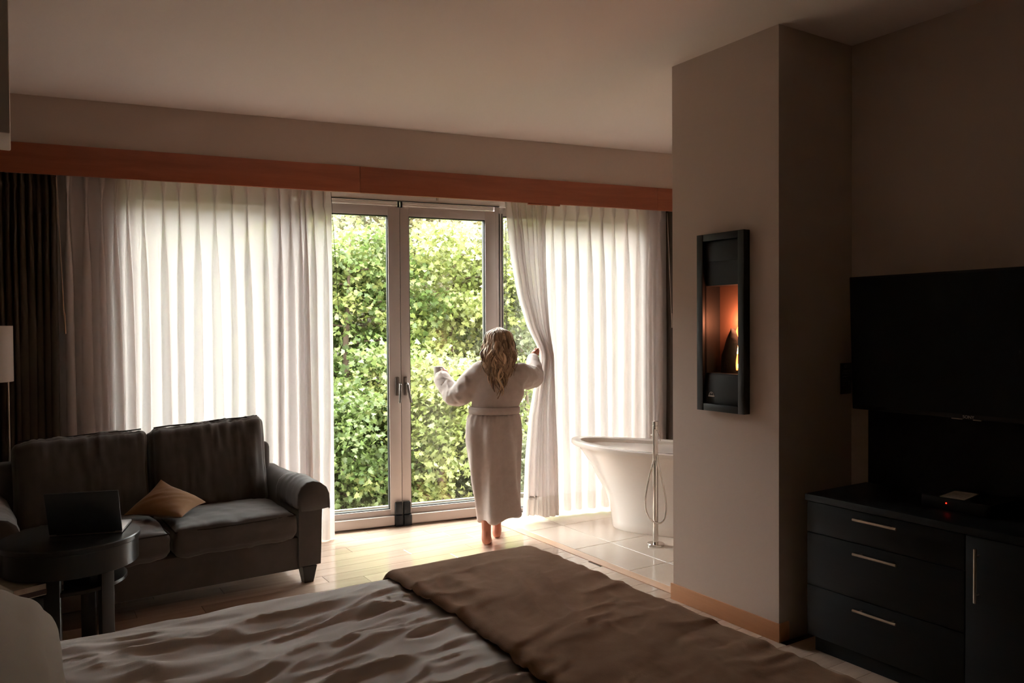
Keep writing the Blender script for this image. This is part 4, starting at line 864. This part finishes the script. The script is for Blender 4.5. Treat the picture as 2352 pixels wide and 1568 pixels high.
skirt = smooth01((pp(1140, 935)[2]-lz)/.25); th_ = np.arctan2(lf_, lx)
fold = .014*skirt*np.sin(th_*7+lz*2.0+.8*fbm(th_*1.5, lz*2, 0, 2, 4)*3)+.006*skirt*fbm(th_*3, lz*1.2, 2, 3, 7)
near = np.exp(-((lz-pp(1140, 950)[2])/.05)**2); gather = .005*near*np.sin(th_*26+2*np.sin(th_*3))
slv = smooth01((np.abs(lx+.01)-.17)/.05)*smooth01((lz-pp(0, 945)[2])/.05)
wr_ = slv*.020*(1-np.abs(fbm(lx*13+lz*7, lz*11-lx*5, lf_*13, 2, 19))*2.5)*.6+(1-slv)*(1-skirt)*.011*fbm(lx*7+lz*4, lz*9, lf_*6, 3, 33)
zb_ = pp(1140, 941)[2]; tie = np.exp(-((lz-zb_)/.028)**2)*(1-slv); wr_ = wr_*(1-.9*np.exp(-((lz-zb_)/.06)**2)*(1-slv))-.010*tie
V = V+N_*(fold*(1-tie)+gather*(1-tie)+wr_)[:, None]
q = MB(); q.add(V, F); robe = q.build('bathrobe', 'robe', body, smooth=180); robe['label'] = 'white waffle bathrobe'
m = MB(); rb_ = [oval(1077-k_*400, 1193.5+k_*400, y, .130+k_, 56) for y, k_ in ((933, -.004), (934.5, .002), (947, .003), (949, -.004))]; m.loft(rb_, cap=False); bl = m.build('belt', 'robe', robe, smooth=60)
def cuff(a, b, r0, r1, nm='cuff'):
    d_ = (b-a)/np.linalg.norm(b-a); q = MB(); pts = [a+(b-a)*t for t in np.linspace(0, 1, 5)]; q.tube(pts, [r0, r0+.004, (r0+r1)/2+.004, r1+.004, r1], 22, caps=False); o = q.build(nm, 'robe', robe, smooth=80); s_ = o.modifiers.new('t', 'SOLIDIFY'); s_.thickness = .008; s_.offset = -1
cuff(pp(1029, 890, .135), pp(1012, 866, .195), .064, .062); cuff(pp(1225, 845, .34), pp(1224, 822, .45), .052, .046)
# hair: a shell with many wavy locks over it
m = MB(); tints = []; rh = np.random.default_rng(5)
def add_lock(pts, r0, r1, tint, seg=6, flat=.55):
    n0 = m.n; k = len(pts); rr_ = np.interp(np.linspace(0, 1, k), [0, .12, .6, 1], [r0*.6, r0, r0*.9, r1]); m.tube(pts, rr_, seg, flat); tints.append(np.repeat(A(tint)[None], m.n-n0, 0))
crown = hc+UP*.118+RT*.006-FW*.002
HB = [(0, .1, .17, .22, .27, .33, .40, .48), (.09, .098, .108, .112, .122, .133, .140, .146)]
shell = [(0, .03), (.02, .062), (.05, .086), (.09, .096), (.13, .099), (.17, .100), (.21, .098), (.25, .092), (.29, .085), (.33, .072), (.36, .050)]
sh_rings = []
for dz, rw in shell:
    a2 = np.linspace(rad(-200), rad(20), 30); c = crown-UP*dz; ry = float(np.interp(dz, HB[0], HB[1])) if dz > .1 else rw; ce = FW*0
    sh_rings.append(c+ce+np.outer(np.cos(a2)*rw*.93, RT)+np.outer(np.sin(a2)*ry*.97, FW))
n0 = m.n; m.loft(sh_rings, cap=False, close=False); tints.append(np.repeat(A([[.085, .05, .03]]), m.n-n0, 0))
for i in range(150):
    az = rad(rh.uniform(-198, 18)); side = math.cos(az)            # -90 deg = straight towards the camera's side (her back)
    back = -math.sin(az); L = rh.uniform(.32, .52) if back > .45 else rh.uniform(.24, .36)
    if back < .1: L = rh.uniform(.17, .27)
    k = 22; t = np.linspace(0, 1, k); dz = L*t; rw = np.interp(dz, [q_[0] for q_ in shell], [q_[1] for q_ in shell]); rw = np.where(dz > .30, .088-.25*(dz-.30), rw)+rh.uniform(-.002, .009)
    ry = np.where(dz < .1, rw, np.interp(dz, HB[0], HB[1])+rh.uniform(.0, .016)); ce = 0
    wave = (.004+.024*t)*np.sin(t*rh.uniform(10, 17)+rh.uniform(0, 6)); wave2 = (.003+.010*t)*np.sin(t*rh.uniform(9, 15)+rh.uniform(0, 6))
    st = np.clip(dz/.03, 0, 1)
    x = np.cos(az)*rw*(.35+.65*st)+wave*(abs(back)*.8+.3); y = np.sin(az)*ry*(.35+.65*st)-ce-wave2*.6
    if back > .1:
        wb = smooth01((dz-.13)/.09); x = x*(1+.12*wb)*(1-.25*smooth01((dz-.27)/.2)); yr = -(.112*np.sqrt(np.clip(1-(x/.20)**2, .05, 1))+.016+.012*rh.random()+.10*np.clip(dz-.25, 0, 1)*.35); y = y*(1-wb)+wb*np.minimum(y, yr-wave2*.5)
    pts = crown-UP*(dz-.004)[:, None]+np.outer(x, RT)+np.outer(y, FW)
    if back < .3: pts += np.outer(side/abs(side)*.03*t**3*rh.uniform(0, 1.4), RT)
    cbl = rh.random(); base = A([.17, .10, .06])*(1-cbl)+A([.78, .54, .35])*cbl
    add_lock(pts, rh.uniform(.006, .0125), .002, base*rh.uniform(.7, 1.1))
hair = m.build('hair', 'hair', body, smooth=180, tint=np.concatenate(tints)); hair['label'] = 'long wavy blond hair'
# mug
mg = thing('mug', tuple(mug_c-UP*mug_h/2), 'light grey mug held in the raised hand of the woman', 'mug')
m = MB(); z0 = -mug_h/2; m.lathe([(mug_r*.86, z0), (mug_r*.96, z0+.006), (mug_r, z0+.016), (mug_r, -z0), (mug_r-.003, -z0+.001), (mug_r-.004, -z0-.004), (mug_r-.004, z0+.012), (.002, z0+.008)], tuple(mug_c), 32); m.build('cup', 'mug', mg)
m = MB(); hd_ = (RT*.55-FW*.83); m.tube([mug_c+hd_*(mug_r-.002+.026*math.sin(t_))+UP*.024*math.cos(t_) for t_ in np.linspace(0, math.pi, 12)], .0042, 8); m.build('handle', 'mug', mg)
